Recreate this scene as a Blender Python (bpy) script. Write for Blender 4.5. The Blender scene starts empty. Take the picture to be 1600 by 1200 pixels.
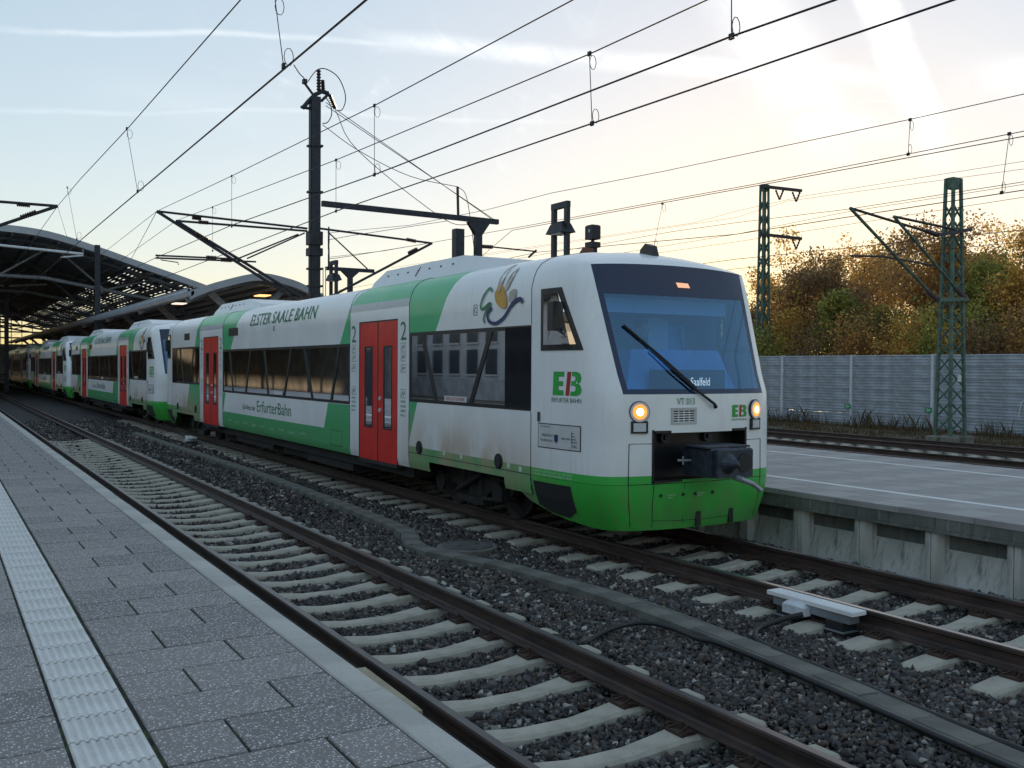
import bpy, math, random
import numpy as np
from math import radians as RAD, pi, sin, cos, sqrt, atan2
from mathutils import Matrix, Vector
random.seed(7); rng = np.random.default_rng(11)
S = bpy.context.scene
COL = S.collection
# ------------------------------------------------------------------ camera
CAMZ = 2.17
F = 1528.0
AX = np.array([[0.86043628,-0.00333847,0.50954712],[-0.50951901,-0.01801614,0.86027077],[0.00630809,-0.99983212,-0.01720275]])
cam = bpy.data.cameras.new('camera'); camo = bpy.data.objects.new('camera', cam); COL.objects.link(camo)
cam.sensor_width = 36; cam.lens = F/1600*36; cam.clip_end = 3000; cam.clip_start = 0.05
R = Matrix([[AX[i][0], -AX[i][1], -AX[i][2], 0] for i in range(3)] + [[0,0,0,1]])
camo.matrix_world = Matrix.Translation((0,0,CAMZ)) @ R
S.camera = camo
def at(u, v, X=None, Y=None, Z=None):
    d = AX @ np.array([u-800, v-600, F]); c = np.array([0,0,CAMZ])
    t = (X-c[0])/d[0] if X is not None else (Y-c[1])/d[1] if Y is not None else (Z-c[2])/d[2]
    return tuple(float(q) for q in c+t*d)
# ------------------------------------------------------------------ world, sun, exposure
SUN_AZ, SUN_EL = 47.0, 3.0          # azimuth from +Y towards +X
W = bpy.data.worlds.new('World'); S.world = W; W.use_nodes = True
def world():
    nt = W.node_tree; N = nt.nodes; L = nt.links; N.clear()
    out = N.new('ShaderNodeOutputWorld'); bg = N.new('ShaderNodeBackground')
    sky = N.new('ShaderNodeTexSky'); sky.sky_type = 'NISHITA'; sky.sun_disc = False
    sky.sun_elevation = RAD(SUN_EL); sky.sun_rotation = RAD(SUN_AZ)
    sky.altitude = 200; sky.air_density = AIR; sky.dust_density = DUST; sky.ozone_density = OZ
    tc = N.new('ShaderNodeTexCoord')
    gm = N.new('ShaderNodeGamma'); gm.inputs[1].default_value = GAM; L.new(sky.outputs[0], gm.inputs[0])
    hs = N.new('ShaderNodeHueSaturation'); hs.inputs['Saturation'].default_value = SAT; hs.inputs['Value'].default_value = 2.1
    L.new(gm.outputs[0], hs.inputs['Color'])
    tn = N.new('ShaderNodeMixRGB'); tn.blend_type = 'MULTIPLY'; tn.inputs[0].default_value = 1; tn.inputs[2].default_value = (1.0, .983, 1.0, 1); L.new(hs.outputs[0], tn.inputs[1]); hs = tn
    def vm(op, a, b=None):
        n = N.new('ShaderNodeVectorMath'); n.operation = op
        for i, q in enumerate((a, b)):
            if q is None: continue
            if hasattr(q, 'is_linked'): L.new(q, n.inputs[i])
            else: n.inputs[i].default_value = q
        return n.outputs['Value'] if op in ('DOT_PRODUCT','LENGTH') else n.outputs[0]
    def m(op, a, b=None, clamp=False):
        n = N.new('ShaderNodeMath'); n.operation = op; n.use_clamp = clamp
        for i, q in enumerate((a, b)):
            if q is None: continue
            if hasattr(q, 'is_linked'): L.new(q, n.inputs[i])
            else: n.inputs[i].default_value = q
        return n.outputs[0]
    def ramp(x, a, b):
        n = N.new('ShaderNodeMapRange'); n.interpolation_type = 'SMOOTHSTEP'
        L.new(x, n.inputs[0]); n.inputs[1].default_value = a; n.inputs[2].default_value = b
        return n.outputs[0]
    D = tc.outputs['Generated']
    def noise(scale, detail, vec, rough=.6, dist=0):
        n = N.new('ShaderNodeTexNoise'); n.inputs['Scale'].default_value = scale; n.inputs['Detail'].default_value = detail
        n.inputs['Roughness'].default_value = rough; n.inputs['Distortion'].default_value = dist
        L.new(vec, n.inputs['Vector']); return n.outputs['Fac']
    warp = N.new('ShaderNodeTexNoise'); warp.inputs['Scale'].default_value = 5; warp.inputs['Detail'].default_value = 4; L.new(D, warp.inputs['Vector'])
    wv = vm('MULTIPLY', vm('SUBTRACT', warp.outputs['Color'], (.5,.5,.5)), (.022,.022,.022))
    DW = vm('ADD', D, wv)
    def dirpx(u, v):
        d = AX @ np.array([u-800, v-600, F]); return d/np.linalg.norm(d)
    total = None
    # trails: (from, to, half width, strength, along soft)
    for (p, q, wd, st) in [((1318,-120),(1455,205),.022,1.5), ((1090,-140),(1310,240),.05,.38), ((-120,35),(760,78),.0045,.22),
                           ((560,62),(1380,122),.014,.40), ((-60,172),(900,186),.004,.12), ((1490,120),(1780,135),.026,.35),
                           ((1180,160),(1460,215),.020,.25), ((1325,157),(1410,151),.0016,.5), ((100,120),(420,190),.03,.06)]:
        a, b = dirpx(*p), dirpx(*q); n = np.cross(a, b); n /= np.linalg.norm(n)
        t = np.cross(n, a); t /= np.linalg.norm(t); ang = math.acos(float(a@b))
        dist = m('ABSOLUTE', vm('DOT_PRODUCT', DW, tuple(n)))
        al = vm('DOT_PRODUCT', D, tuple(t))
        front = vm('DOT_PRODUCT', D, tuple((a+b)/np.linalg.norm(a+b)))
        band = ramp(dist, wd, 0.0)
        ends = m('MULTIPLY', ramp(al, -.02, .08), ramp(al, sin(ang)+.05, sin(ang)-.09))
        band = m('MULTIPLY', m('MULTIPLY', band, ends), m('MULTIPLY', ramp(front, .3, .6), st))
        total = band if total is None else m('MAXIMUM', total, band)
    mp = N.new('ShaderNodeMapping'); mp.inputs['Rotation'].default_value = (0, .3, .6); mp.inputs['Scale'].default_value = (6, 22, 14); L.new(D, mp.inputs[0])
    n1 = noise(1.6, 9, mp.outputs[0], .66, .8)
    wisps = m('MULTIPLY', ramp(n1, .52, .85), .30)
    cov = ramp(noise(2.2, 3, D), .42, .68)
    cl = m('ADD', m('MULTIPLY', total, ramp(n1, .2, .62)), m('MULTIPLY', wisps, cov), True)
    mix = N.new('ShaderNodeMixRGB'); mix.blend_type = 'MIX'
    # clouds take the light of the sky round them, lifted and whitened
    lift = N.new('ShaderNodeMixRGB'); lift.blend_type = 'MIX'; lift.inputs[0].default_value = .6; lift.inputs[2].default_value = (CLOUD*1.02, CLOUD, CLOUD*.95, 1)
    L.new(hs.outputs[0], lift.inputs[1])
    L.new(cl, mix.inputs[0]); L.new(hs.outputs[0], mix.inputs[1]); L.new(lift.outputs[0], mix.inputs[2])
    bg.inputs['Strength'].default_value = SKY
    L.new(mix.outputs[0], bg.inputs['Color']); L.new(bg.outputs[0], out.inputs['Surface'])
SKY, CLOUD, GAM, SAT, AIR, DUST, OZ = .12, 6.2, .31, 1.5, 1.0, .6, 2.0
world()
sd = bpy.data.lights.new('sun', 'SUN'); sd.energy = 1.2; sd.angle = RAD(2); sd.color = (1, .72, .42)
so = bpy.data.objects.new('sun', sd); COL.objects.link(so)
sdir = Vector((sin(RAD(SUN_AZ))*cos(RAD(SUN_EL)), cos(RAD(SUN_AZ))*cos(RAD(SUN_EL)), sin(RAD(SUN_EL))))
so.rotation_euler = sdir.to_track_quat('Z', 'Y').to_euler(); so.location = (20, 20, 40)
S.view_settings.view_transform = 'Standard'; S.view_settings.look = 'None'
S.view_settings.exposure = 1.42; S.view_settings.gamma = 1
S.render.engine = 'CYCLES'
S.cycles.transparent_max_bounces = 16

# ------------------------------------------------------------------ helpers
def tag(o, label=None, cat=None, group=None, kind=None):
    if label: o['label'] = label
    if cat: o['category'] = cat
    if group: o['group'] = group
    if kind: o['kind'] = kind
    return o
def empty(name, loc=(0,0,0), parent=None):
    o = bpy.data.objects.new(name, None); COL.objects.link(o); o.location = loc; o.empty_display_size = .2
    if parent: o.parent = parent
    return o
def link(name, me, parent=None, loc=(0,0,0)):
    o = bpy.data.objects.new(name, me); COL.objects.link(o); o.location = loc
    if parent: o.parent = parent
    return o
class MB:
    def __init__(s): s.v=[]; s.f=[]; s.m=[]; s.cur=0
    def face(s, pts):
        n=len(s.v); s.v += [tuple(p) for p in pts]; s.f.append(tuple(range(n,n+len(pts)))); s.m.append(s.cur); return s
    def raw(s, vs, fs):
        n=len(s.v); s.v += [tuple(p) for p in vs]; s.f += [tuple(i+n for i in f) for f in fs]; s.m += [s.cur]*len(fs); return s
    def box(s, x0,x1,y0,y1,z0,z1):
        return s.raw([(x0,y0,z0),(x1,y0,z0),(x1,y1,z0),(x0,y1,z0),(x0,y0,z1),(x1,y0,z1),(x1,y1,z1),(x0,y1,z1)],
              [(0,3,2,1),(4,5,6,7),(0,1,5,4),(1,2,6,5),(2,3,7,6),(3,0,4,7)])
    def bbox(s, x0,x1,y0,y1,z0,z1,b):     # box with bevelled top edge
        return s.raw([(x0,y0,z0),(x1,y0,z0),(x1,y1,z0),(x0,y1,z0),(x0,y0,z1-b),(x1,y0,z1-b),(x1,y1,z1-b),(x0,y1,z1-b),
                      (x0+b,y0+b,z1),(x1-b,y0+b,z1),(x1-b,y1-b,z1),(x0+b,y1-b,z1)],
              [(0,3,2,1),(0,1,5,4),(1,2,6,5),(2,3,7,6),(3,0,4,7),(4,5,9,8),(5,6,10,9),(6,7,11,10),(7,4,8,11),(8,9,10,11)])
    def frustum(s, a, b):                 # a,b=(x0,x1,y0,y1,z)
        q=lambda t:[(t[0],t[2],t[4]),(t[1],t[2],t[4]),(t[1],t[3],t[4]),(t[0],t[3],t[4])]
        return s.raw(q(a)+q(b),[(0,3,2,1),(4,5,6,7),(0,1,5,4),(1,2,6,5),(2,3,7,6),(3,0,4,7)])
    def tube(s, pts, r, seg=6, cap=True):
        pts=[np.array(p,float) for p in pts]; n0=len(s.v); k=len(pts); prev=None
        rs = r if hasattr(r,'__len__') else [r]*k
        for i,p in enumerate(pts):
            d = pts[min(i+1,k-1)]-pts[max(i-1,0)]; d/= (np.linalg.norm(d)+1e-12)
            if prev is None:
                h = np.array([0,0,1.]) if abs(d[2])<.9 else np.array([1.,0,0]); a=np.cross(d,h)
            else: a = prev - d*(prev@d)
            a/=np.linalg.norm(a); b=np.cross(d,a); prev=a
            for j in range(seg):
                t=2*pi*j/seg+pi/seg; s.v.append(tuple(p+rs[i]*(cos(t)*a+sin(t)*b)))
        for i in range(k-1):
            for j in range(seg):
                s.f.append((n0+i*seg+j, n0+i*seg+(j+1)%seg, n0+(i+1)*seg+(j+1)%seg, n0+(i+1)*seg+j)); s.m.append(s.cur)
        if cap:
            s.f.append(tuple(n0+j for j in range(seg))[::-1]); s.m.append(s.cur)
            s.f.append(tuple(n0+(k-1)*seg+j for j in range(seg))); s.m.append(s.cur)
        return s
    def bar(s, p, q, w, h, up=(0,0,1)):   # rectangular bar from p to q
        p=np.array(p,float); q=np.array(q,float); d=q-p; d/=np.linalg.norm(d); u=np.array(up,float)
        if abs(d@u)>.95: u=np.array([0,1.,0])
        a=np.cross(d,u); a/=np.linalg.norm(a); b=np.cross(a,d)
        o=[(-w/2,-h/2),(w/2,-h/2),(w/2,h/2),(-w/2,h/2)]
        return s.raw([p+a*x+b*y for x,y in o]+[q+a*x+b*y for x,y in o],[(0,1,2,3),(7,6,5,4),(0,4,5,1),(1,5,6,2),(2,6,7,3),(3,7,4,0)])
    def prism(s, poly, axis, a, b):       # poly 2d extruded along axis ('x': poly=(y,z), 'y': (x,z), 'z': (x,y))
        m={'x':lambda p,t:(t,p[0],p[1]),'y':lambda p,t:(p[0],t,p[1]),'z':lambda p,t:(p[0],p[1],t)}[axis]
        n=len(poly); vs=[m(p,a) for p in poly]+[m(p,b) for p in poly]
        return s.raw(vs,[tuple(range(n))[::-1],tuple(range(n,2*n))]+[(i,(i+1)%n,n+(i+1)%n,n+i) for i in range(n)])
    def disc(s, c, ax, r, t, seg=20, r2=None):   # cylinder centred c, axis unit, thickness t
        c=np.array(c,float); ax=np.array(ax,float)
        return s.tube([c-ax*t/2, c+ax*t/2], [r, r if r2 is None else r2], seg)
    def mesh(s, name, mats, smooth=False):
        me=bpy.data.meshes.new(name); me.from_pydata(s.v,[],s.f)
        for m in (mats if isinstance(mats,(list,tuple)) else [mats]): me.materials.append(m)
        if any(s.m): me.polygons.foreach_set('material_index', s.m)
        if smooth: me.polygons.foreach_set('use_smooth',[True]*len(s.f))
        me.update(); return me
    def build(s, name, mats, parent=None, smooth=False, loc=(0,0,0)):
        return link(name, s.mesh(name, mats, smooth), parent, loc)
def npmesh(name, V, Fc, mat, cols=None, smooth=False):
    me=bpy.data.meshes.new(name); nv=len(V); nf=len(Fc); k=Fc.shape[1]
    me.vertices.add(nv); me.vertices.foreach_set('co', V.astype(np.float32).ravel())
    me.loops.add(nf*k); me.loops.foreach_set('vertex_index', Fc.astype(np.int32).ravel())
    me.polygons.add(nf); me.polygons.foreach_set('loop_start', np.arange(0,nf*k,k,dtype=np.int32))
    if cols is not None:
        a=me.color_attributes.new('tone','FLOAT_COLOR','POINT')
        a.data.foreach_set('color', np.c_[cols, np.ones(nv)].astype(np.float32).ravel())
    me.materials.append(mat); me.update(calc_edges=True)
    if smooth: me.polygons.foreach_set('use_smooth',[True]*nf)
    return me
def copy_tree(o, parent=None):
    c=o.copy(); COL.objects.link(c); c.parent=parent
    for ch in o.children: copy_tree(ch, c)
    return c
# ---- materials
class G:
    def __init__(s, name):
        s.mat=bpy.data.materials.new(name); s.mat.use_nodes=True; s.nt=s.mat.node_tree; s.N=s.nt.nodes; s.L=s.nt.links
        s.b=s.N['Principled BSDF']; s._oc=None
    def n(s, t, **kw):
        n=s.N.new(t)
        for k,v in kw.items(): setattr(n,k,v)
        return n
    def put(s, sock, val):
        if hasattr(val,'is_linked'): s.L.new(val, sock)
        else: sock.default_value = val if not isinstance(val,tuple) or len(val)!=3 or sock.type!='RGBA' else (*val,1)
    def m(s, op, a, b=None, c=None, clamp=False):
        n=s.n('ShaderNodeMath', operation=op, use_clamp=clamp)
        for i,q in enumerate((a,b,c)):
            if q is not None: s.put(n.inputs[i], q)
        return n.outputs[0]
    def coord(s, kind='Object'):
        return s.n('ShaderNodeTexCoord').outputs[kind]
    def xyz(s, vec):
        n=s.n('ShaderNodeSeparateXYZ'); s.L.new(vec,n.inputs[0]); return n.outputs
    def noise(s, scale, detail=3, vec=None, rough=.55, out='Fac', sc3=None):
        n=s.n('ShaderNodeTexNoise'); n.inputs['Scale'].default_value=scale; n.inputs['Detail'].default_value=detail; n.inputs['Roughness'].default_value=rough
        v=vec if vec is not None else s.coord()
        if sc3:
            mp=s.n('ShaderNodeMapping'); mp.inputs['Scale'].default_value=sc3; s.L.new(v,mp.inputs[0]); v=mp.outputs[0]
        s.L.new(v,n.inputs['Vector']); return n.outputs[out]
    def ramp(s, x, a, b, c=0., d=1.):
        n=s.n('ShaderNodeMapRange', interpolation_type='SMOOTHSTEP'); s.put(n.inputs[0],x)
        for i,q in enumerate((a,b,c,d)): n.inputs[i+1].default_value=q
        return n.outputs[0]
    def mix(s, f, a, b, blend='MIX'):
        n=s.n('ShaderNodeMixRGB', blend_type=blend); s.put(n.inputs[0],f); s.put(n.inputs[1],a); s.put(n.inputs[2],b); return n.outputs[0]
    def bump(s, h, strength=.3, dist=.01):
        n=s.n('ShaderNodeBump'); n.inputs['Strength'].default_value=strength; n.inputs['Distance'].default_value=dist
        s.put(n.inputs['Height'],h); s.L.new(n.outputs[0], s.b.inputs['Normal'])
    def fin(s, col=None, rough=None, metal=None, spec=None):
        if col is not None: s.put(s.b.inputs['Base Color'], col)
        if rough is not None: s.put(s.b.inputs['Roughness'], rough)
        if metal is not None: s.put(s.b.inputs['Metallic'], metal)
        if spec is not None: s.put(s.b.inputs['Specular IOR Level'], spec)
        return s.mat
MAT={}
def plain(name, col, rough=.6, metal=0., var=.25, scale=6., bump=0.):
    g=G(name); f=g.noise(scale,5)
    c=g.mix(g.ramp(f,.3,.75), tuple(q*(1-var) for q in col), tuple(min(1,q*(1+var)) for q in col))
    if bump: g.bump(g.noise(scale*8,4), bump)
    MAT[name]=g.fin(c, rough, metal); return MAT[name]
def concrete(name, a, b, streak=0., scale=3.):
    g=G(name); v=g.coord('Object')
    f=g.noise(scale,6,v,.65); c=g.mix(g.ramp(f,.3,.7), a, b)
    f2=g.noise(scale*25,3,v); c=g.mix(g.ramp(f2,.55,.75,0,.35), c, tuple(q*.5 for q in a))
    if streak:
        st=g.noise(1.0,5,v,.7,sc3=(9,9,.7)); c=g.mix(g.ramp(st,.48,.72,0,streak), c, (.035,.04,.03))
        st2=g.noise(1.0,4,v,.7,sc3=(14,14,1.1)); c=g.mix(g.ramp(st2,.55,.75,0,streak*.6), c, (.45,.45,.42))
    g.bump(g.m('ADD',f2,f),.25,.006); MAT[name]=g.fin(c,.85); return MAT[name]
# ------------------------------------------------------------------ materials
plain('dark_steel',(.028,.032,.042),.55,.3)
plain('mast_blue',(.025,.030,.045),.5,.3)
plain('wire',(.03,.03,.033),.6,.4)
plain('insulator',(.05,.03,.03),.35)
plain('lattice_green',(.085,.145,.115),.7,0,.35,5,.2)
plain('galv',(.30,.32,.35),.45,.5,.15,3)
plain('alu',(.36,.40,.455),.5,.2,.2,2)
plain('alu_post',(.62,.64,.68),.5,.1,.12)
plain('rubber',(.015,.015,.017),.6)
plain('black_paint',(.012,.013,.016),.35,0,.15)
plain('underframe',(.02,.019,.018),.8,0,.4,9,.3)
plain('coupler',(.045,.055,.075),.45,.4,.3,12)
plain('red_paint',(.70,.028,.02),.3,0,.12,3)
plain('white_paint',(.72,.73,.75),.35,0,.04,2)
plain('grey_panel',(.50,.51,.53),.4,0,.08,3)
plain('green_text',(.02,.18,.075),.45,0,.1)
plain('logo_green',(.02,.38,.05),.45,0,.08)
plain('logo_red',(.42,.02,.02),.45,0,.08)
plain('logo_navy',(.015,.03,.12),.45,0,.08)
plain('logo_tan',(.48,.43,.38),.45,0,.08)
plain('logo_amber',(.62,.33,.05),.45,0,.1)
plain('text_pale',(.55,.68,.58),.5,0,.1)
plain('text_dark',(.05,.055,.06),.5,0,.1)
plain('cabin_blue',(.34,.60,.90),.5,0,.12,2)
plain('cabin_pale',(.75,.80,.82),.6,0,.12,1.5)
plain('cabin_dark',(.14,.18,.24),.7,0,.2,2)
plain('seat_blue',(.03,.06,.14),.9,0,.3,14)
plain('floor_grey',(.08,.08,.085),.8)
plain('skin',(.58,.36,.27),.55,0,.08)
plain('hair',(.07,.04,.025),.7,0,.3,30)
plain('jacket',(.025,.04,.075),.85,0,.2,20)
plain('fascia',(.34,.37,.42),.45,.2,.1,.7)
plain('roof_dark',(.035,.035,.038),.8,0,.3,.6)
plain('soffit',(.30,.30,.31),.85,0,.25,.8)
plain('hall_steel',(.20,.215,.24),.6,.2)
plain('bark',(.055,.042,.032),.9,0,.4,4,.5)
plain('facade',(.36,.36,.37),.85,0,.15,.8)
plain('facade_glass',(.03,.04,.05),.35,0,.2)
plain('lens_clear',(.6,.62,.65),.15,0,.05)
plain('sign_white',(.66,.66,.66),.4,0,.06)
concrete('sleeper',(.28,.255,.21),(.46,.42,.35),0,2.2)
concrete('trough',(.085,.083,.072),(.165,.158,.137),0,2)
concrete('block',(.30,.25,.17),(.42,.35,.24),0,3)
concrete('edge_stone',(.36,.34,.31),(.49,.465,.43),0,1.6)
concrete('old_wall',(.42,.415,.38),(.60,.59,.55),.65,1.4)
concrete('wall_top',(.085,.09,.08),(.19,.195,.175),.5,1.2)
concrete('plat_paver',(.27,.252,.245),(.38,.358,.35),0,1.2)
concrete('white_line',(.66,.65,.64),(.78,.77,.76),0,2)
concrete('tactile',(.58,.555,.53),(.74,.715,.69),0,2.5)
concrete('mast_foot',(.13,.12,.10),(.25,.235,.2),.4,2)
def paver_mat(name, joints=False):
    g=G(name); v=g.coord('Object')
    gi=g.n('ShaderNodeObjectInfo').outputs['Random']
    base=g.mix(g.noise(1.7,5,v), (.15,.135,.13), (.215,.195,.188))
    base=g.mix(g.ramp(gi,0,1,0,.75), base, (.27,.24,.225))
    vn=g.n('ShaderNodeTexVoronoi'); vn.inputs['Scale'].default_value=70; vn.inputs['Randomness'].default_value=1
    mp=g.n('ShaderNodeMapping'); mp.inputs['Scale'].default_value=(1,1,1); g.L.new(v,mp.inputs[0])
    wn=g.n('ShaderNodeVectorMath',operation='ADD'); wn2=g.n('ShaderNodeVectorMath',operation='SCALE'); wn2.inputs['Scale'].default_value=.02
    g.L.new(g.noise(90,2,v,out='Color'),wn2.inputs[0]); g.L.new(mp.outputs[0],wn.inputs[0]); g.L.new(wn2.outputs[0],wn.inputs[1]); g.L.new(wn.outputs[0],vn.inputs['Vector'])
    fl=g.ramp(vn.outputs['Distance'],.42,.30)
    sel=g.xyz(vn.outputs['Color'])[0]
    f=g.m('MULTIPLY',fl,g.ramp(sel,.30,.36)); 
    c=g.mix(f, base, g.mix(g.ramp(sel,.5,1.),(.44,.43,.43),(.8,.79,.78)))
    if joints:
        br=g.n('ShaderNodeTexBrick'); br.offset=.5; br.inputs['Scale'].default_value=1; br.inputs['Brick Width'].default_value=.66; br.inputs['Row Height'].default_value=.435; br.inputs['Mortar Size'].default_value=.01
        br.inputs['Color1'].default_value=br.inputs['Color2'].default_value=(1,1,1,1); br.inputs['Mortar'].default_value=(0,0,0,1); g.L.new(v,br.inputs['Vector'])
        c=g.mix(br.outputs['Fac'],c,(.03,.035,.025))
    g.bump(f,.15,.002); MAT[name]=g.fin(c,.75,0,.35)
paver_mat('paver'); paver_mat('paver_far',True)
def joint_mat():
    g=G('joint'); f=g.noise(9,4); MAT['joint']=g.fin(g.mix(g.ramp(f,.48,.62),(.018,.018,.017),(.045,.065,.02)),.95)
joint_mat()
def tone_mat(name, rough=.8, trans=0.):
    g=G(name); a=g.n('ShaderNodeAttribute',attribute_name='tone'); 
    g.fin(a.outputs['Color'],rough,0,.35)
    if trans:
        t=g.n('ShaderNodeBsdfTranslucent'); g.L.new(a.outputs['Color'],t.inputs[0]); mx=g.n('ShaderNodeMixShader'); mx.inputs[0].default_value=trans
        g.L.new(g.b.outputs[0],mx.inputs[1]); g.L.new(t.outputs[0],mx.inputs[2]); g.L.new(mx.outputs[0],g.N['Material Output'].inputs[0])
    MAT[name]=g.mat
tone_mat('stone_tone',.72); tone_mat('leaf_tone',.7,.55)
def ballast_mat():
    g=G('ballast'); v=g.coord('Object')
    vn=g.n('ShaderNodeTexVoronoi'); vn.inputs['Scale'].default_value=21; g.L.new(v,vn.inputs['Vector'])
    s=g.xyz(vn.outputs['Color']); c=g.mix(s[0],(.028,.026,.027),(.10,.098,.10)); c=g.mix(g.ramp(s[1],.7,1,0,.7),c,(.10,.06,.04))
    c=g.mix(g.ramp(vn.outputs['Distance'],.25,.75),c,(.012,.011,.011))
    g.bump(vn.outputs['Distance'],.9,-.03); MAT['ballast']=g.fin(c,.85)
ballast_mat()
def ground_mat():
    g=G('ground'); v=g.coord('Object'); f=g.noise(.35,6,v); c=g.mix(g.ramp(f,.35,.65),(.09,.08,.065),(.14,.12,.085))
    c=g.mix(g.ramp(g.noise(7,4,v),.5,.7,0,.6),c,(.11,.085,.05)); g.bump(g.noise(18,4,v),.8,.05); MAT['ground']=g.fin(c,.95)
ground_mat()
def rail_mats():
    g=G('rail_rust'); f=g.noise(5,6,sc3=(4,.6,4)); c=g.mix(g.ramp(f,.3,.7),(.028,.019,.017),(.075,.044,.034)); g.bump(g.noise(60,3),.2,.002); MAT['rail_rust']=g.fin(c,.62,.1)
    g=G('rail_top'); f=g.noise(8,4,sc3=(10,.4,1)); MAT['rail_top']=g.fin(g.mix(f,(.16,.165,.18),(.30,.31,.33)),g.ramp(f,.3,.7,.22,.36),.9)
    g=G('rail_top_dull'); f=g.noise(8,4,sc3=(10,.4,1)); MAT['rail_top_dull']=g.fin(g.mix(f,(.07,.06,.062),(.13,.12,.125)),g.ramp(f,.3,.7,.28,.42),.8)
    g=G('clip'); MAT['clip']=g.fin(g.mix(g.noise(30,3),(.03,.016,.012),(.07,.034,.022)),.8)
rail_mats()
def emit(name,col,st):
    g=G(name); g.fin(col,.4); g.put(g.b.inputs['Emission Color'],col); g.b.inputs['Emission Strength'].default_value=st; MAT[name]=g.mat
emit('lamp_warm',(1,.30,.05),.5); emit('lamp_core',(1,.78,.42),2.4); emit('led_white',(1,.80,.62),.45); emit('led_amber',(1,.52,.20),2.5); emit('lamp_canopy',(1,.55,.2),.7); emit('lamp_top',(.9,.45,.26),.30)
def glass(name,tint,refl,rough=.02,gcol=(.96,.97,1)):
    g=G(name); t=g.n('ShaderNodeBsdfTransparent'); t.inputs[0].default_value=(*tint,1)
    gl=g.n('ShaderNodeBsdfGlossy'); gl.inputs['Roughness'].default_value=rough; gl.inputs[0].default_value=(*gcol,1)
    fr=g.n('ShaderNodeFresnel'); fr.inputs[0].default_value=1.52
    f=g.m('ADD',g.m('MULTIPLY',fr.outputs[0],refl[0]),refl[1],None,True)
    mx=g.n('ShaderNodeMixShader'); g.L.new(f,mx.inputs[0]); g.L.new(t.outputs[0],mx.inputs[1]); g.L.new(gl.outputs[0],mx.inputs[2]); g.L.new(mx.outputs[0],g.N['Material Output'].inputs[0]); MAT[name]=g.mat
glass('side_glass',(.6,.66,.7),(1.3,.02)); glass('window_glass',(.28,.32,.34),(1.6,.05)); glass('screen_glass',(.42,.68,.98),(1.6,.14),.02,(.42,.70,1)); glass('clear_glass',(.8,.82,.84),(1,.0))  # screen_glass: tinted glass, with the blue of reflected sky put into its gloss colour
def black_glass():
    g=G('band_glass'); MAT['band_glass']=g.fin((.010,.020,.065),.10,0,.6)  # black band: blue sky reflection painted into its navy base colour
    g=G('black_glass'); MAT['black_glass']=g.fin((.010,.012,.016),.08,0,.5)
black_glass()

# ------------------------------------------------------------------ ground, ballast
tag(MB().raw([(-900,-900,-.55),(1500,-900,-.55),(1500,1500,-.55),(-900,1500,-.55)],[(0,1,2,3)]).build('ground',MAT['ground']),kind='structure')
TX1, TX2 = 3.55, 8.03
def bed(name,x0,x1,z,y0=-12,y1=260):
    o=MB().prism([(x0,-.6),(x1,-.6),(x1-.05,z),(x0+.05,z)],'y',y0,y1).build(name,MAT['ballast']); tag(o,kind='structure'); return o
bed('ballast_bed',1.98,9.9,-.285); bed('ballast_bed',15.45,28.6,-.26)
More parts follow.
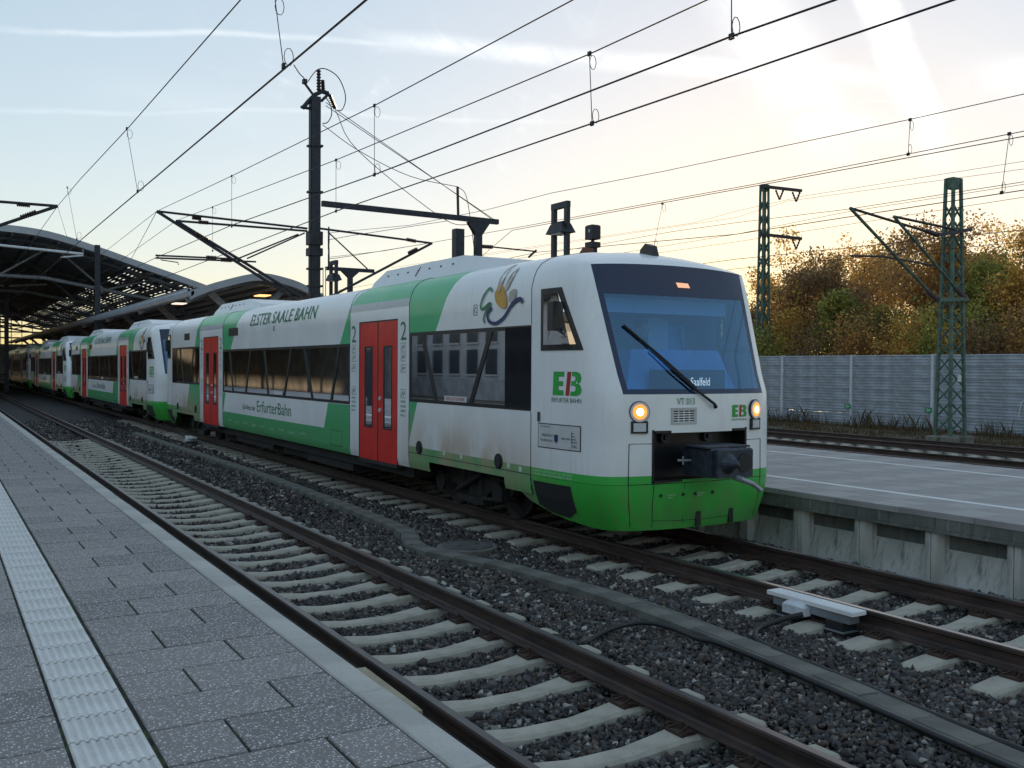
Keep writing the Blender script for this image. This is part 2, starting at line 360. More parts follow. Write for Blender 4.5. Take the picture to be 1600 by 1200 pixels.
# sleeper positions
SL=.63
sl1=[5.49+SL*i for i in range(-8,45)]        # near track, visible to about 33 m
sl2=[5.73+SL*i-.0 for i in range(-9,62)]
def trough_path():
    return [(5.55,2.2),(5.60,3.4),(5.86,5.5),(5.98,7.6),(5.86,9.6),(5.50,11.0),(5.47,11.75),(5.84,13.1),(6.02,17),(6.10,22),(6.02,30),(6.0,36)]
TP=trough_path()
tpx=np.array([p[0] for p in TP]); tpy=np.array([p[1] for p in TP])
MHC=(6.0,11.25)
def stones(y0,y1,dens,size,ico,xr=(2.0,9.78)):
    n=int((xr[1]-xr[0])*(y1-y0)*dens)
    P=np.c_[rng.uniform(xr[0],xr[1],n), rng.uniform(y0,y1,n)]
    keep=np.ones(n,bool)
    for tx,sl in ((TX1,sl1),(TX2,sl2)):
        ph=(P[:,1]-sl[0]+SL/2)%SL-SL/2
        inside=(np.abs(P[:,0]-tx)<1.30)&(np.abs(ph)<.135)&(P[:,1]<sl[-1]+.3)
        keep&=~inside
    keep&=np.abs(P[:,0]-np.interp(P[:,1],tpy,tpx))>.13
    keep&=np.hypot(P[:,0]-MHC[0],P[:,1]-MHC[1])>.42
    P=P[keep]; n=len(P)
    mid=(P[:,0]>4.85)&(P[:,0]<6.72)
    inside=(np.abs(P[:,0]-TX1)<.72)|(np.abs(P[:,0]-TX2)<.72)
    z=np.where(mid,-.238,np.where(inside,-.272,-.255))+rng.normal(0,.010,n)+.018*np.sin(P[:,0]*3.1+P[:,1]*1.3)*np.cos(P[:,1]*2.2)
    ph=(1+5**.5)/2
    if ico:
        B=np.array([(-1,-1,-1),(1,-1,-1),(1,1,-1),(-1,1,-1),(-1,-1,1),(1,-1,1),(1,1,1),(-1,1,1)])*.72+rng.normal(0,.0,(8,3))
        T=np.array([(0,2,1),(0,3,2),(4,5,6),(4,6,7),(0,1,5),(0,5,4),(1,2,6),(1,6,5),(2,3,7),(2,7,6),(3,0,4),(3,4,7)])
    else:
        B=np.array([(1,0,0),(-1,0,0),(0,1,0),(0,-1,0),(0,0,1),(0,0,-1)],float); T=np.array([(0,2,4),(2,1,4),(1,3,4),(3,0,4),(2,0,5),(1,2,5),(3,1,5),(0,3,5)])
    k=len(B)
    V=B[None]*rng.uniform(.42,1.25,(n,k,3))
    ax=np.c_[rng.uniform(.85,1.7,n),rng.uniform(.7,1.15,n),rng.uniform(.45,.9,n)]*(size*rng.lognormal(0,.28,n))[:,None]
    V*=ax[:,None,:]
    q=rng.normal(size=(n,4)); q[:,1:3]*=.45; q/=np.linalg.norm(q,axis=1)[:,None]
    w,x,y,zz=q.T
    Rm=np.stack([1-2*(y*y+zz*zz),2*(x*y-zz*w),2*(x*zz+y*w),2*(x*y+zz*w),1-2*(x*x+zz*zz),2*(y*zz-x*w),2*(x*zz-y*w),2*(y*zz+x*w),1-2*(x*x+y*y)],1).reshape(n,3,3)
    V=np.einsum('nij,nkj->nki',Rm,V)+np.c_[P,z][:,None,:]
    t=rng.random(n)[:,None]; pal=np.array([(.050,.046,.046),(.092,.087,.086),(.048,.039,.035),(.11,.076,.058),(.21,.192,.172),(.36,.34,.31)])
    c=pal[rng.choice(6,n,p=[.33,.24,.19,.12,.09,.03])]*(.7+.6*t)
    Fc=(T[None]+ (np.arange(n)*k)[:,None,None]).reshape(-1,3)
    return V.reshape(-1,3),Fc,np.repeat(c,k,0)
parts=[stones(1.9,8.5,1500,.0215,True),stones(8.5,14,950,.025,True),stones(14,24,400,.033,False),stones(24,46,110,.045,False)]
off=0; VV=[];FF=[];CC=[]
for v,f,c in parts: VV.append(v);FF.append(f+off);CC.append(c);off+=len(v)
tag(link('ballast_stones',npmesh('ballast_stones',np.concatenate(VV),np.concatenate(FF),MAT['stone_tone'],np.concatenate(CC))),'dark grey and brown crushed stone ballast between the rails','ballast',kind='stuff')

# ------------------------------------------------------------------ tracks
def rail_profile():
    h=[(-.075,-.172),(-.075,-.160),(-.022,-.142),(-.009,-.125),(-.009,-.055),(-.033,-.040),(-.036,-.012),(-.028,0),(.028,0),(.036,-.012),(.033,-.040),(.009,-.055),(.009,-.125),(.022,-.142),(.075,-.160),(.075,-.172)]
    return h
def rail(parent,x,y0,y1,top):
    p=rail_profile(); n=len(p); mb=MB()
    ys=[y0,y1]
    vs=[(a,y,b) for y in ys for a,b in p]
    mb.raw(vs,[(i,(i+1)%n,n+(i+1)%n,n+i) for i in range(n)]); mb.m[7]=1; mb.m[6]=0; mb.raw(vs[:n],[tuple(range(n))]); mb.raw(vs[n:],[tuple(range(n))])
    return mb.build('rail',[MAT['rail_rust'],MAT[top]],parent,loc=(x,0,0))
def sleeper_mesh():
    st=[(-1.30,-.222,.085,.14),(-1.27,-.205,.10,.15),(-1.0,-.188,.115,.15),(-.60,-.188,.11,.15),(-.45,-.205,.095,.14),(-.2,-.232,.085,.12),(.2,-.232,.085,.12),(.45,-.205,.095,.14),(.60,-.188,.11,.15),(1.0,-.188,.115,.15),(1.27,-.205,.10,.15),(1.30,-.222,.085,.14)]
    vs=[];fs=[]
    for x,z,a,b in st: vs+=[(x,-b,-.40),(x,-a-.012,z-.02),(x,-a+.012,z),(x,a-.012,z),(x,a+.012,z-.02),(x,b,-.40)]
    for i in range(len(st)-1):
        for j in range(6):
            fs.append((i*6+j,i*6+(j+1)%6,(i+1)*6+(j+1)%6,(i+1)*6+j))
    fs+= [tuple(range(6))[::-1],tuple(range(len(vs)-6,len(vs)))]
    return MB().raw(vs,fs).mesh('sleeper',MAT['sleeper'])
SLM=sleeper_mesh()
def clip_mesh():
    mb=MB()
    for s in (-1,1):
        mb.tube([(s*.09,-.085,-.165),(s*.16,-.10,-.15),(s*.185,-.06,-.165),(s*.10,-.03,-.145),(s*.10,.03,-.145),(s*.185,.06,-.165),(s*.16,.10,-.15),(s*.09,.085,-.165)],.009,5)
        mb.tube([(s*.125,0,-.19),(s*.125,0,-.115)],.016,6); mb.bbox(s*.13-.06,s*.13+.06,-.085,.085,-.195,-.168,.006)
    return mb.mesh('rail_clip',MAT['clip'])
CLM=clip_mesh()
def track(x,y0,y1,sl,top,clipmax=0):
    t=tag(empty('railway_track',(x,0,0)),kind='structure')
    for s in (-1,1): rail(t,s*.7535,y0,y1,top)
    for y in sl:
        o=link('sleeper',SLM,t,(random.uniform(-.012,.012),y+random.uniform(-.012,.012),random.uniform(-.008,.004)))
        o.rotation_euler.z=random.uniform(-.012,.012)
        if y<clipmax:
            for s in (-1,1): link('rail_clip',CLM,o,(s*.7535,0,0))
    return t
track(TX1,-8,240,sl1,'rail_top_dull',15)
track(TX2,-8,240,sl2,'rail_top',12)
track(17.0,-8,200,[],'rail_top'); track(21.55,-10,200,[],'rail_top'); track(25.65,-10,200,[4+SL*i for i in range(60)],'rail_top')

# ------------------------------------------------------------------ near platform
ZP=.55
pl=tag(empty('platform',(0,0,0)),kind='structure')
ROW=.435
def paver_m(w,d,mat,th=.07,b=.005): return MB().bbox(-w/2,w/2,-d/2,d/2,-th,0,b).mesh('paver',mat)
PM={}
def paver(parent,x0,x1,y0,y1,z,mat,gap=.0075,jit=.0022):
    k=(round(x1-x0,3),round(y1-y0,3),mat)
    if k not in PM: PM[k]=paver_m(x1-x0-2*gap,y1-y0-2*gap,MAT[mat])
    o=link('paver',PM[k],parent,((x0+x1)/2,(y0+y1)/2,z+random.uniform(-jit,jit))); o.rotation_euler=(random.uniform(-.002,.002),random.uniform(-.002,.002),random.uniform(-.003,.003)); return o
y0r=4.07-5*ROW; YN=15.82
i=0; y=y0r
while y<YN:
    if i%2==1: xs=[.81,1.145,1.795]; lx=[.485,-.17,-.83,-1.49]
    else: xs=[.81,1.475,1.795]; lx=[.485,.16,-.50,-1.16,-1.49]
    for a,b in zip(xs[:-1],xs[1:]): paver(pl,a,b,y,y+ROW,ZP,'paver')
    for a,b in zip(lx[1:],lx[:-1]): paver(pl,a,b,y,y+ROW,ZP,'paver')
    i+=1; y+=ROW
YE=y
MB().box(-1.49,1.80,y0r,YE,.2,ZP-.014).build('platform_bed',MAT['joint'],pl)
MB().box(-6.5,-1.494,-6,240,.2,ZP-.002).build('platform_paving',MAT['paver_far'],pl)
MB().box(-1.49,.484,YE+.002,240,.2,ZP-.002).build('platform_paving',MAT['paver_far'],pl)
MB().box(.81,1.796,YE+.002,240,.2,ZP-.002).build('platform_paving',MAT['paver_far'],pl)
MB().box(-1.49,1.796,-6,y0r-.002,.2,ZP-.002).build('platform_paving',MAT['paver_far'],pl)
MB().box(-6.5,1.86,-6,240,-.55,.19).build('platform_wall',MAT['old_wall'],pl)
def tactile_mesh(L=.32,w=.322):
    mb=MB(); n=8; p=(w-.012)/n; prof=[(-w/2+.006,-.06)]
    for k in range(n):
        a=-w/2+.006+k*p; prof+=[(a+.002,-.006),(a+p*.22,.0045),(a+p*.58,.0045),(a+p*.80,-.006)]
    prof+=[(w/2-.006,-.06)]
    return mb.prism(prof,'y',-L/2+.010,L/2-.010).mesh('tactile_tile',MAT['tactile'])
TM=tactile_mesh(); y=4.2-7*.322; k=0
while y<22:
    o=link('tactile_tile',TM,pl,(.647,y+.161,ZP+random.uniform(-.001,.003))); o.rotation_euler.z=random.uniform(-.005,.005); y+=.322
MB().box(.484,.81,-6,y,.2,ZP-.016).build('tactile_bed',MAT['joint'],pl)
MB().box(.488,.806,y+.004,240,.2,ZP).build('tactile_strip',MAT['tactile'],pl)
ESM=MB().bbox(-.072,.085,-.534,.534,-.11,0,.008).mesh('edge_stone',MAT['edge_stone'])
for k in range(-5,60):
    o=link('edge_stone',ESM,pl,(1.872,4.53+1.076*(k+.5),ZP+.002+random.uniform(-.003,.003))); o.rotation_euler.z=random.uniform(-.002,.002)
MB().box(1.80,1.955,4.53+1.076*60+.003,240,.42,ZP).build('edge_strip',MAT['edge_stone'],pl)
b=MB().bbox(-.20,.20,-.42,.42,-.58,0,.02).build('concrete_block',MAT['block'],None,loc=(2.12,5.27,.30)); b.rotation_euler.z=-.02
tag(b,'beige concrete block jutting out under the near platform edge','block')
# ------------------------------------------------------------------ railcar
YC=21.48            # middle of the first car; everything below is local to the car (y negative = front)
def Y(y): return y-YC
HW=1.46
def livery():
    g=G('livery'); v=g.coord('Object'); x,y,z=g.xyz(v)
    lt=lambda a,b: g.m('LESS_THAN',a,b); gt=lambda a,b: g.m('GREATER_THAN',a,b)
    AND=lambda *q: q[0] if len(q)==1 else g.m('MULTIPLY',q[0],AND(*q[1:])); OR=lambda *q: q[0] if len(q)==1 else g.m('MAXIMUM',q[0],OR(*q[1:]))
    lin=lambda y0,z0,y1,z1: g.m('MULTIPLY_ADD',z,(y1-y0)/(z1-z0),Y(y0)-z0*(y1-y0)/(z1-z0))   # y of the slanted edge at z
    # doors
    up1=AND(gt(z,2.5),lt(y,lin(17.43,2.59,16.85,3.34)),gt(y,lin(13.36,2.73,12.73,3.58)))
    up2=AND(gt(z,2.5),lt(y,lin(29.2,2.78,28.7,3.64)),gt(y,lin(25.2,2.63,24.25,3.64)))
    low=lt(z,.90); mid=AND(gt(y,Y(16.91)),lt(y,Y(26.05)))
    midlow=AND(mid,lt(z,1.46),OR(lt(z,.965),lt(y,lin(18.29,.97,18.07,1.44)),gt(y,lin(26.0,.96,25.75,1.45))))
    s1=AND(lt(z,1.61),gt(y,lin(14.26,1.1,14.03,1.59)),lt(y,Y(14.34))); s2=AND(lt(z,1.61),lt(y,lin(30.23,1.0,29.91,1.61)),gt(y,Y(28.63)))
    green=OR(up1,up2,low,midlow,s1,s2)
    def door(a,b): return AND(gt(y,Y(a)),lt(y,Y(b)),lt(z,3.27))
    dp=OR(door(14.34,16.90),door(26.06,28.63)); head=AND(dp,gt(z,3.14))
    green=AND(green,g.m('SUBTRACT',1.,dp))
    fine=g.noise(1.3,6,v,.6); speck=g.noise(26,3,v)
    white=g.mix(g.ramp(fine,.3,.7),(.80,.805,.815),(.86,.865,.87)); 
    cabend=g.ramp(g.m('ABSOLUTE',y),10.75,11.0)
    gcol=g.mix(cabend,g.mix(fine,(.045,.34,.11),(.065,.41,.14)),g.mix(fine,(.02,.44,.04),(.035,.53,.06)))
    gcol=g.mix(g.ramp(z,.4,2.6),gcol,g.mix(fine,(.04,.43,.17),(.05,.48,.20)))
    c=g.mix(green,white,gcol)
    c=g.mix(head,c,g.mix(fine,(.42,.43,.45),(.52,.53,.55)))
    # road dirt thrown up over the bogies and along the sill
    dn=g.noise(1.1,5,v,.6,sc3=(1,1.6,.9)); st=g.noise(1,4,v,.6,sc3=(5,26,.6))
    bog=g.ramp(g.m('ABSOLUTE',g.m('SUBTRACT',g.m('ABSOLUTE',y),8.9)),2.9,.6)
    d1=AND(g.ramp(z,1.7,.85),bog,g.ramp(dn,.22,.6)); d2=g.m('MULTIPLY',g.ramp(z,1.25,.45),g.ramp(st,.30,.75))
    c=g.mix(g.m('MULTIPLY',d1,.78),c,(.46,.33,.21)); c=g.mix(g.m('MULTIPLY',d2,.36),c,(.22,.165,.11))
    # rain streaks under the roof edge
    c=g.mix(g.m('MULTIPLY',g.ramp(g.noise(1,4,v,.6,sc3=(8,30,.35)),.5,.8),.16),c,(.25,.24,.22))
    c=g.mix(g.ramp(speck,.70,.78,0,.25),c,(.2,.19,.17))
    nose=g.ramp(g.m('ABSOLUTE',y),11.9,12.45); c=g.mix(AND(nose,g.ramp(z,1.0,.15),g.ramp(dn,.2,.75),.75),c,(.06,.055,.04))
    g.bump(g.noise(3.0,2,v),.03,.02)
    g.b.inputs['Coat Weight'].default_value=.25; g.b.inputs['Coat Roughness'].default_value=.12
    MAT['livery']=g.fin(c,g.ramp(fine,.2,.8,.26,.42),0,.5)
livery()
# plan of the cab at a height: points from centre line to the seam with the body
XB=[0,.24,.48,.72,.90,1.04,1.11,1.19,1.26,1.315,1.36,1.39,1.415,1.432,1.445,1.455,1.46]
YB=[0,.006,.02,.045,.075,.105,.125,.155,.20,.258,.34,.46,.60,.78,1.0,1.3,1.61]
KC=6   # corner column = windscreen edge
SEAMY=-10.87; NOSE=-12.48
def cab_pt(k,z):
    x,y=XB[k],YB[k]
    L=.36*max(0,z-1.75)
    if 1.75<z<2.0: L*= (z-1.75)/.25
    s=min(1,max(0,(z-1.86)/1.56)); bump=math.exp(-((x-1.11)/.25)**2)
    x=x*(1+.085*s*(1 if x<=1.11 else max(0,(1.46-x)/.35)))
    if z<.80:
        t=((.80-z)/.55); x*=1-.13*t**1.6; y=y+.05*t**2*(1-y/1.61)
    y=y+L*(1.61-y)/1.61
    return x,NOSE+y,z
ROOF=[(3.18,None,None,None)]
RS=[(1.46,3.18),(1.43,3.30),(1.385,3.41),(1.31,3.50),(1.20,3.565),(1.08,3.605),(.68,3.675),(0,3.705)]   # roof section
RC=[None,(1.205,.70-.02,3.42),(1.15,.80,3.475),(1.06,.92,3.52),(.96,1.03,3.56),(.83,1.13,3.60),(.50,1.32,3.66),(0,1.5,3.70)]  # corner
RF=[None,(.555,3.455),(.63,3.51),(.73,3.555),(.84,3.59),(.95,3.62),(1.2,3.675),(1.42,3.70)]       # centre line
def cab_row(j):
    if j==0: return [cab_pt(k,3.18) for k in range(len(XB))]
    (sx,sz),(cx,cy,cz),(fy,fz)=RS[j],RC[j],RF[j]; out=[]
    for k in range(len(XB)):
        if k<=KC:
            a=XB[k]/XB[KC]; b=YB[k]/YB[KC]; out.append((cx*a,NOSE+fy+(cy-fy)*b,fz+(cz-fz)*b))
        else:
            a=(XB[k]-XB[KC])/(HW-XB[KC]); b=(YB[k]-YB[KC])/(1.61-YB[KC]); out.append((cx+(sx-cx)*a,NOSE+cy+(1.61-cy)*b,cz+(sz-cz)*b))
    return out
ZR=[.80,.84,.93,1.1,1.28,1.40,1.62,1.86,1.92,2.1,2.3,2.5,2.7,2.9,3.06,3.18]
def cab_grid():
    rows=[[cab_pt(k,z) for k in range(len(XB))] for z in ZR]+[cab_row(j) for j in range(1,8)]
    return rows
CG=cab_grid(); IW0,IW1=ZR.index(1.86),len(ZR)      # windscreen rows (top row = first roof row)
IO0,IO1=1,ZR.index(1.40); KO=3
def cab_meshes(sgn=1):
    n=len(XB); shell=MB(); ws=MB(); 
    def P(r,k): 
        p=CG[r][abs(k)]; return (p[0]*(1 if k>=0 else -1),p[1],p[2])
    def off(r,k,d=.0): return P(r,k)
    vid={}
    def vert(mb,tag_,r,k):
        key=(tag_,r,k)
        if key not in vid: vid[key]=len(mb.v); mb.v.append(P(r,k))
        return vid[key]
    for r in range(len(CG)-1):
        for k in range(-(n-1),n-1):
            kk=max(abs(k),abs(k+1))
            mb,t=shell,'s'; mat=0
            if IO0<=r<IO1 and kk<=KO: continue
            if ZR.index(2.5)<=r<ZR.index(3.06) and min(abs(k),abs(k+1))>=13 and kk<=15: continue
            if IW0<=r<IW1 and kk<=KC:
                mb,t=ws,'w'; mat=1
                if kk<=KC-1 and r>IW0: mat=0
                if r>=ZR.index(3.06): mat=1
            f=[vert(mb,t,r,k),vert(mb,t,r,k+1),vert(mb,t,r+1,k+1),vert(mb,t,r+1,k)]
            mb.f.append(tuple(f)); mb.m.append(mat)
    return shell,ws
def mirror(mb):
    m=MB(); m.v=[(-x,-y,z) for x,y,z in mb.v]; m.f=list(mb.f); m.m=list(mb.m); return m
_sh,_ws=cab_meshes()
def front_y(x,z):      # outer surface of the nose at x,z
    xs=[cab_pt(k,z)[0] for k in range(len(XB))]; ys=[cab_pt(k,z)[1] for k in range(len(XB))]; return float(np.interp(abs(x),xs,ys))
def side_x(y,z):       # outer half width at y,z (cab or body)
    if z>3.18: zs=[p[1] for p in RS[::1]]; return float(np.interp(z,zs,[p[0] for p in RS]))
    if y>SEAMY: return HW
    xs=[cab_pt(k,z)[0] for k in range(len(XB))]; ys=[cab_pt(k,z)[1] for k in range(len(XB))]; return float(np.interp(y,ys,xs))
def text_mesh(s,size=1.,sx=1.,shear=0.,align='LEFT'):
    cu=bpy.data.curves.new('lettering','FONT'); cu.body=s; cu.size=size; cu.align_x=align; cu.shear=shear; cu.resolution_u=3
    o=bpy.data.objects.new('lettering',cu); COL.objects.link(o); dg=bpy.context.evaluated_depsgraph_get()
    me=bpy.data.meshes.new_from_object(o.evaluated_get(dg)); bpy.data.objects.remove(o); bpy.data.curves.remove(cu)
    V=[(v.co.x*sx,v.co.y) for v in me.vertices]; Fc=[tuple(p.vertices) for p in me.polygons]; bpy.data.meshes.remove(me); return V,Fc
def text_size(V): a=np.array(V); return a.min(0),a.max(0)
def fit(V,x0,x1,y0,y1):
    a,b=text_size(V); return [((p[0]-a[0])/(b[0]-a[0])*(x1-x0)+x0,(p[1]-a[1])/(b[1]-a[1])*(y1-y0)+y0) for p in V]
def refine(V,Fc): return V,Fc
def side_decal(parent,name,V,Fc,mat,d=.004,label=None):     # V in (Y world of car 1, z), left side
    o=MB().raw([(-side_x(Y(y),z)-d,Y(y),z) for y,z in V],Fc).build(name,MAT[mat],parent)
    if label: o['label']=label
    return o
def front_decal(parent,name,V,Fc,mat,d=.005,label=None):
    o=MB().raw([(x,front_y(x,z)-d,z) for x,z in V],Fc).build(name,MAT[mat],parent)
    if label: o['label']=label
    return o
def ring(n,r,c=(0,0),r2=None): return [(c[0]+r*cos(2*pi*i/n),c[1]+(r2 or r)*sin(2*pi*i/n)) for i in range(n)]
def stroke(pts,ws):     # flat brush stroke from a centre line
    V=[];Fc=[]
    P=[np.array(p,float) for p in pts]
    for i,p in enumerate(P):
        d=P[min(i+1,len(P)-1)]-P[max(i-1,0)]; d/=np.linalg.norm(d)+1e-9; n=np.array([-d[1],d[0]]); w=ws[i] if hasattr(ws,'__len__') else ws
        V+=[tuple(p+n*w/2),tuple(p-n*w/2)]
    for i in range(len(P)-1): Fc.append((2*i,2*i+1,2*i+3,2*i+2))
    return V,Fc
def spline(pts,n=6):
    out=[]; P=[np.array(p,float) for p in pts]; P=[2*P[0]-P[1]]+P+[2*P[-1]-P[-2]]
    for i in range(1,len(P)-2):
        for k in range(n):
            t=k/n; a,b,c,d=P[i-1:i+3]
            out.append(.5*((2*b)+(-a+c)*t+(2*a-5*b+4*c-d)*t*t+(-a+3*b-3*c+d)*t**3))
    return out+[P[-2]]
BANDA=(1.61,2.71); BANDB=(1.47,2.58); DZ=(.545,2.955)
def body_shell():
    ysn=sorted(set([SEAMY,-10.2,-8.9,-7.9,-7.15,-6.70,-5.85,-5.01,-4.57,-2.3,0]+[10.87,10.2,8.9,7.9,7.15,6.70,5.85,5.01,4.57,2.3]))
    prof=[(1.435,.55),(1.455,.62),(HW,.70),(HW,.90),(HW,1.2),(HW,1.47),(HW,1.61),(HW,2.1),(HW,2.58),(HW,2.71),(HW,2.955),(HW,3.18)]+RS[1:]
    mb=MB(); vid={}
    pts=[(-x,z) for x,z in prof]+[(x,z) for x,z in prof[:-1][::-1]]
    for i,y in enumerate(ysn):
        for x,z in pts: mb.v.append((x,y,z))
    n=len(pts)
    for i in range(len(ysn)-1):
        ym=abs((ysn[i]+ysn[i+1])/2)
        for j in range(n-1):
            za,zb=pts[j][1],pts[j+1][1]; zm=(za+zb)/2
            if ym>7.15 and BANDA[0]<zm<BANDA[1]: continue
            if ym<4.57 and BANDB[0]<zm<BANDB[1]: continue
            if 5.01<ym<6.70 and zm<2.955: continue
            if 8.0<ym<10.3 and zm<.70: continue
            mb.f.append((i*n+j,i*n+j+1,(i+1)*n+j+1,(i+1)*n+j)); mb.m.append(0)
    return mb
def rect_uv(a,b,c,d): return [(a,c),(b,c),(b,d),(a,d)]
def pane_box(mb,s,x,pts,t=.012):   # panel in the side plane, pts (y,z)
    vs=[(s*x,y,z) for y,z in pts]+[(s*(x-t),y,z) for y,z in pts]; n=len(pts)
    return mb.raw(vs,[tuple(range(n)),tuple(range(n,2*n))[::-1]]+[(i,(i+1)%n,n+(i+1)%n,n+i) for i in range(n)])
def band(car,s,y0,y1,z0,z1,struts,black=None):
    # frame bars
    w=.055; 
    fr=MB(); 
    for a,b,c,d in ((y0,y1,z0,z0+w),(y0,y1,z1-w,z1),(y0,y0+w,z0+w,z1-w),(y1-w,y1,z0+w,z1-w)):
        pane_box(fr,s,1.463,rect_uv(a,b,c,d),.04)
    fr.build('window_frame',MAT['black_paint'],car)
    yl,yr=y0+w,y1-w; zb,zt=z0+w,z1-w
    if black:
        bb=MB(); pane_box(bb,s,1.464,rect_uv(black[0]+.004,black[1]-.004,z0+.02,z1-.02),.03); bb.build('black_panel',MAT['black_glass'],car)
        if black[0]<=y0+.01: yl=black[1]
        else: yr=black[0]
    edges=[(yl,yl)]+sorted(struts)+[(yr,yr)]
    for (ta,ba),(tb,bb_) in zip(edges[:-1],edges[1:]):
        p=MB(); pane_box(p,s,1.452,[(ba,zb),(bb_,zb),(tb,zt),(ta,zt)],.010); p.build('window_pane',MAT['window_glass'],car)
    for t,b in sorted(struts):
        q=MB(); pane_box(q,s,1.461,[(b-.055,zb-.002),(b+.055,zb-.002),(t+.055,zt+.002),(t-.055,zt+.002)],.05); q.build('window_strut',MAT['black_paint'],car)
def door(car,s,y0,y1,front):
    ym=(y0+y1)/2
    dw=MB()
    for a,b in ((y0,ym),(ym,y1)):
        m=MB(); a2,b2=a+.012,b-.012; wy0,wy1=(a+b)/2-.185,(a+b)/2+.185; wz0,wz1=1.10,2.52
        for r in (rect_uv(a2,b2,DZ[0],wz0),rect_uv(a2,b2,wz1,DZ[1]-.02),rect_uv(a2,wy0,wz0,wz1),rect_uv(wy1,b2,wz0,wz1)): pane_box(m,s,1.452,r,.045)
        leaf=m.build('door_leaf',MAT['red_paint'],car)
        g=MB(); pane_box(g,s,1.446,rect_uv(wy0,wy1,wz0,wz1),.010); g.build('pane',MAT['window_glass'],leaf)
        f=MB(); 
        for r in (rect_uv(wy0,wy1,wz0,wz0+.03),rect_uv(wy0,wy1,wz1-.03,wz1),rect_uv(wy0,wy0+.03,wz0+.03,wz1-.03),rect_uv(wy1-.03,wy1,wz0+.03,wz1-.03)): pane_box(f,s,1.456,r,.02)
        f.build('pane_seal',MAT['black_paint'],leaf)
    e=MB(); pane_box(e,s,1.454,rect_uv(ym-.02,ym+.02,DZ[0],DZ[1]-.02),.03); pane_box(e,s,1.457,rect_uv(y0-.012,y0+.010,DZ[0],DZ[1]),.05); pane_box(e,s,1.457,rect_uv(y1-.010,y1+.012,DZ[0],DZ[1]),.05); pane_box(e,s,1.458,rect_uv(y0-.012,y1+.012,DZ[1]-.02,DZ[1]+.008),.05)
    e.build('door_seal',MAT['rubber'],car)
    for zz in (1.42,1.62):
        h=MB(); h.disc((s*1.462,ym-.10,zz),(1,0,0),.035,.02,10); h.build('door_button',MAT['lens_clear'],car)
    st=MB().box(min(s*1.30,s*1.475),max(s*1.30,s*1.475),y0,y1,.49,.54).build('door_step',MAT['underframe'],car)
def wheel(mb,x,y):
    s=1 if x>0 else -1
    mb.tube([(x-.065*s,y,.385),(x+.03*s,y,.385),(x+.032*s,y,.40),(x+.062*s,y,.385)],[.385,.385,.415,.415][::1],28)
def bogie(car,yb):
    o=MB()
    for s in (-1,1):
        o.prism([(yb-1.25,.50),(yb-1.15,.36),(yb-.55,.36),(yb-.35,.24),(yb+.35,.24),(yb+.55,.36),(yb+1.15,.36),(yb+1.25,.50),(yb+.6,.60),(yb-.6,.60)],'x',s*.98-.06,s*.98+.06)
        for d in (-.9,.9):
            o.disc((s*1.07,yb+d,.385),(1,0,0),.15,.14,14); o.box(s*1.0-.1,s*1.0+.1,yb+d-.17,yb+d+.17,.26,.5)
        for d in (-.28,0,.28): o.tube([(s*1.0,yb+d,.26),(s*1.0,yb+d,.66)],.09,10)
        o.tube([(s*1.12,yb-.45,.62),(s*1.12,yb+.35,.30)],.045,8); o.tube([(s*1.16,yb-1.1,.30),(s*1.16,yb-.5,.26)],.03,6)
        o.box(s*1.03-.07,s*1.03+.07,yb-.42,yb+.42,.14,.24)
    o.box(-.95,.95,yb-.2,yb+.2,.36,.62)
    b=o.build('bogie',MAT['underframe'],car)
    for d in (-.9,.9):
        for s in (-1,1):
            w=MB(); wheel(w,s*.75,yb+d); w.build('wheel',MAT['wheel_steel'],b,True)
        MB().tube([(-.7,yb+d,.385),(.7,yb+d,.385)],.08,10).build('axle',MAT['underframe'],b)
plain('wheel_steel',(.045,.038,.034),.6,.4,.3,6)
def skirt(sgn):
    mb=MB(); n=len(XB); zs=[0,.12,.3,.5,.7,.85,1.0]
    ext=[(HW-.004,SEAMY+d,0) for d in (.0,.2,.4,.55)]
    cols=[(XB[k],YB[k]) for k in range(n)]
    def zb(y): # lower edge, y measured from nose
        return .25 if y<.5 else float(np.interp(y,[.5,1.0,1.4,1.75,2.0,2.15,2.2],[.25,.29,.35,.45,.58,.70,.76]))
    full=[]
    for s in (-1,1):
        rows=[]
        pts=[cab_pt for _ in ()]
        ks=list(range(n))
        for (k,yext) in [(k,None) for k in ks]+[(n-1,d) for d in (.15,.3,.42,.5,.56)]:
            y0=YB[k]+(yext or 0); z1=zb(y0); col=[]
            for t in zs:
                z=.80-.004-(.80-z1)*t; x,yy,_=cab_pt(k,z)
                if yext: x=HW*(1-.13*((.80-z)/.55)**1.6)
                col.append((s*x,NOSE+y0+(.05*((.8-z)/.55)**2*(1-min(1,YB[k]/1.61)) if not yext else 0),z))
            rows.append(col)
        m=len(zs); base=len(mb.v)
        for col in rows: mb.v+=col
        for i in range(len(rows)-1):
            for j in range(m-1):
                f=(base+i*m+j,base+(i+1)*m+j,base+(i+1)*m+j+1,base+i*m+j+1); mb.f.append(f if s<0 else f[::-1]); mb.m.append(0)
    return mb
def seat_mesh():
    mb=MB(); mb.bbox(-.22,.22,-.22,.24,.40,.50,.03); mb.prism([(.20,.46),(.27,1.12),(.20,1.18),(.12,1.14),(.08,.48)],'x',-.22,.22); mb.box(-.05,.05,-.1,.1,0,.4); return mb.mesh('seat',[MAT['seat_blue']])
SEATM=seat_mesh()
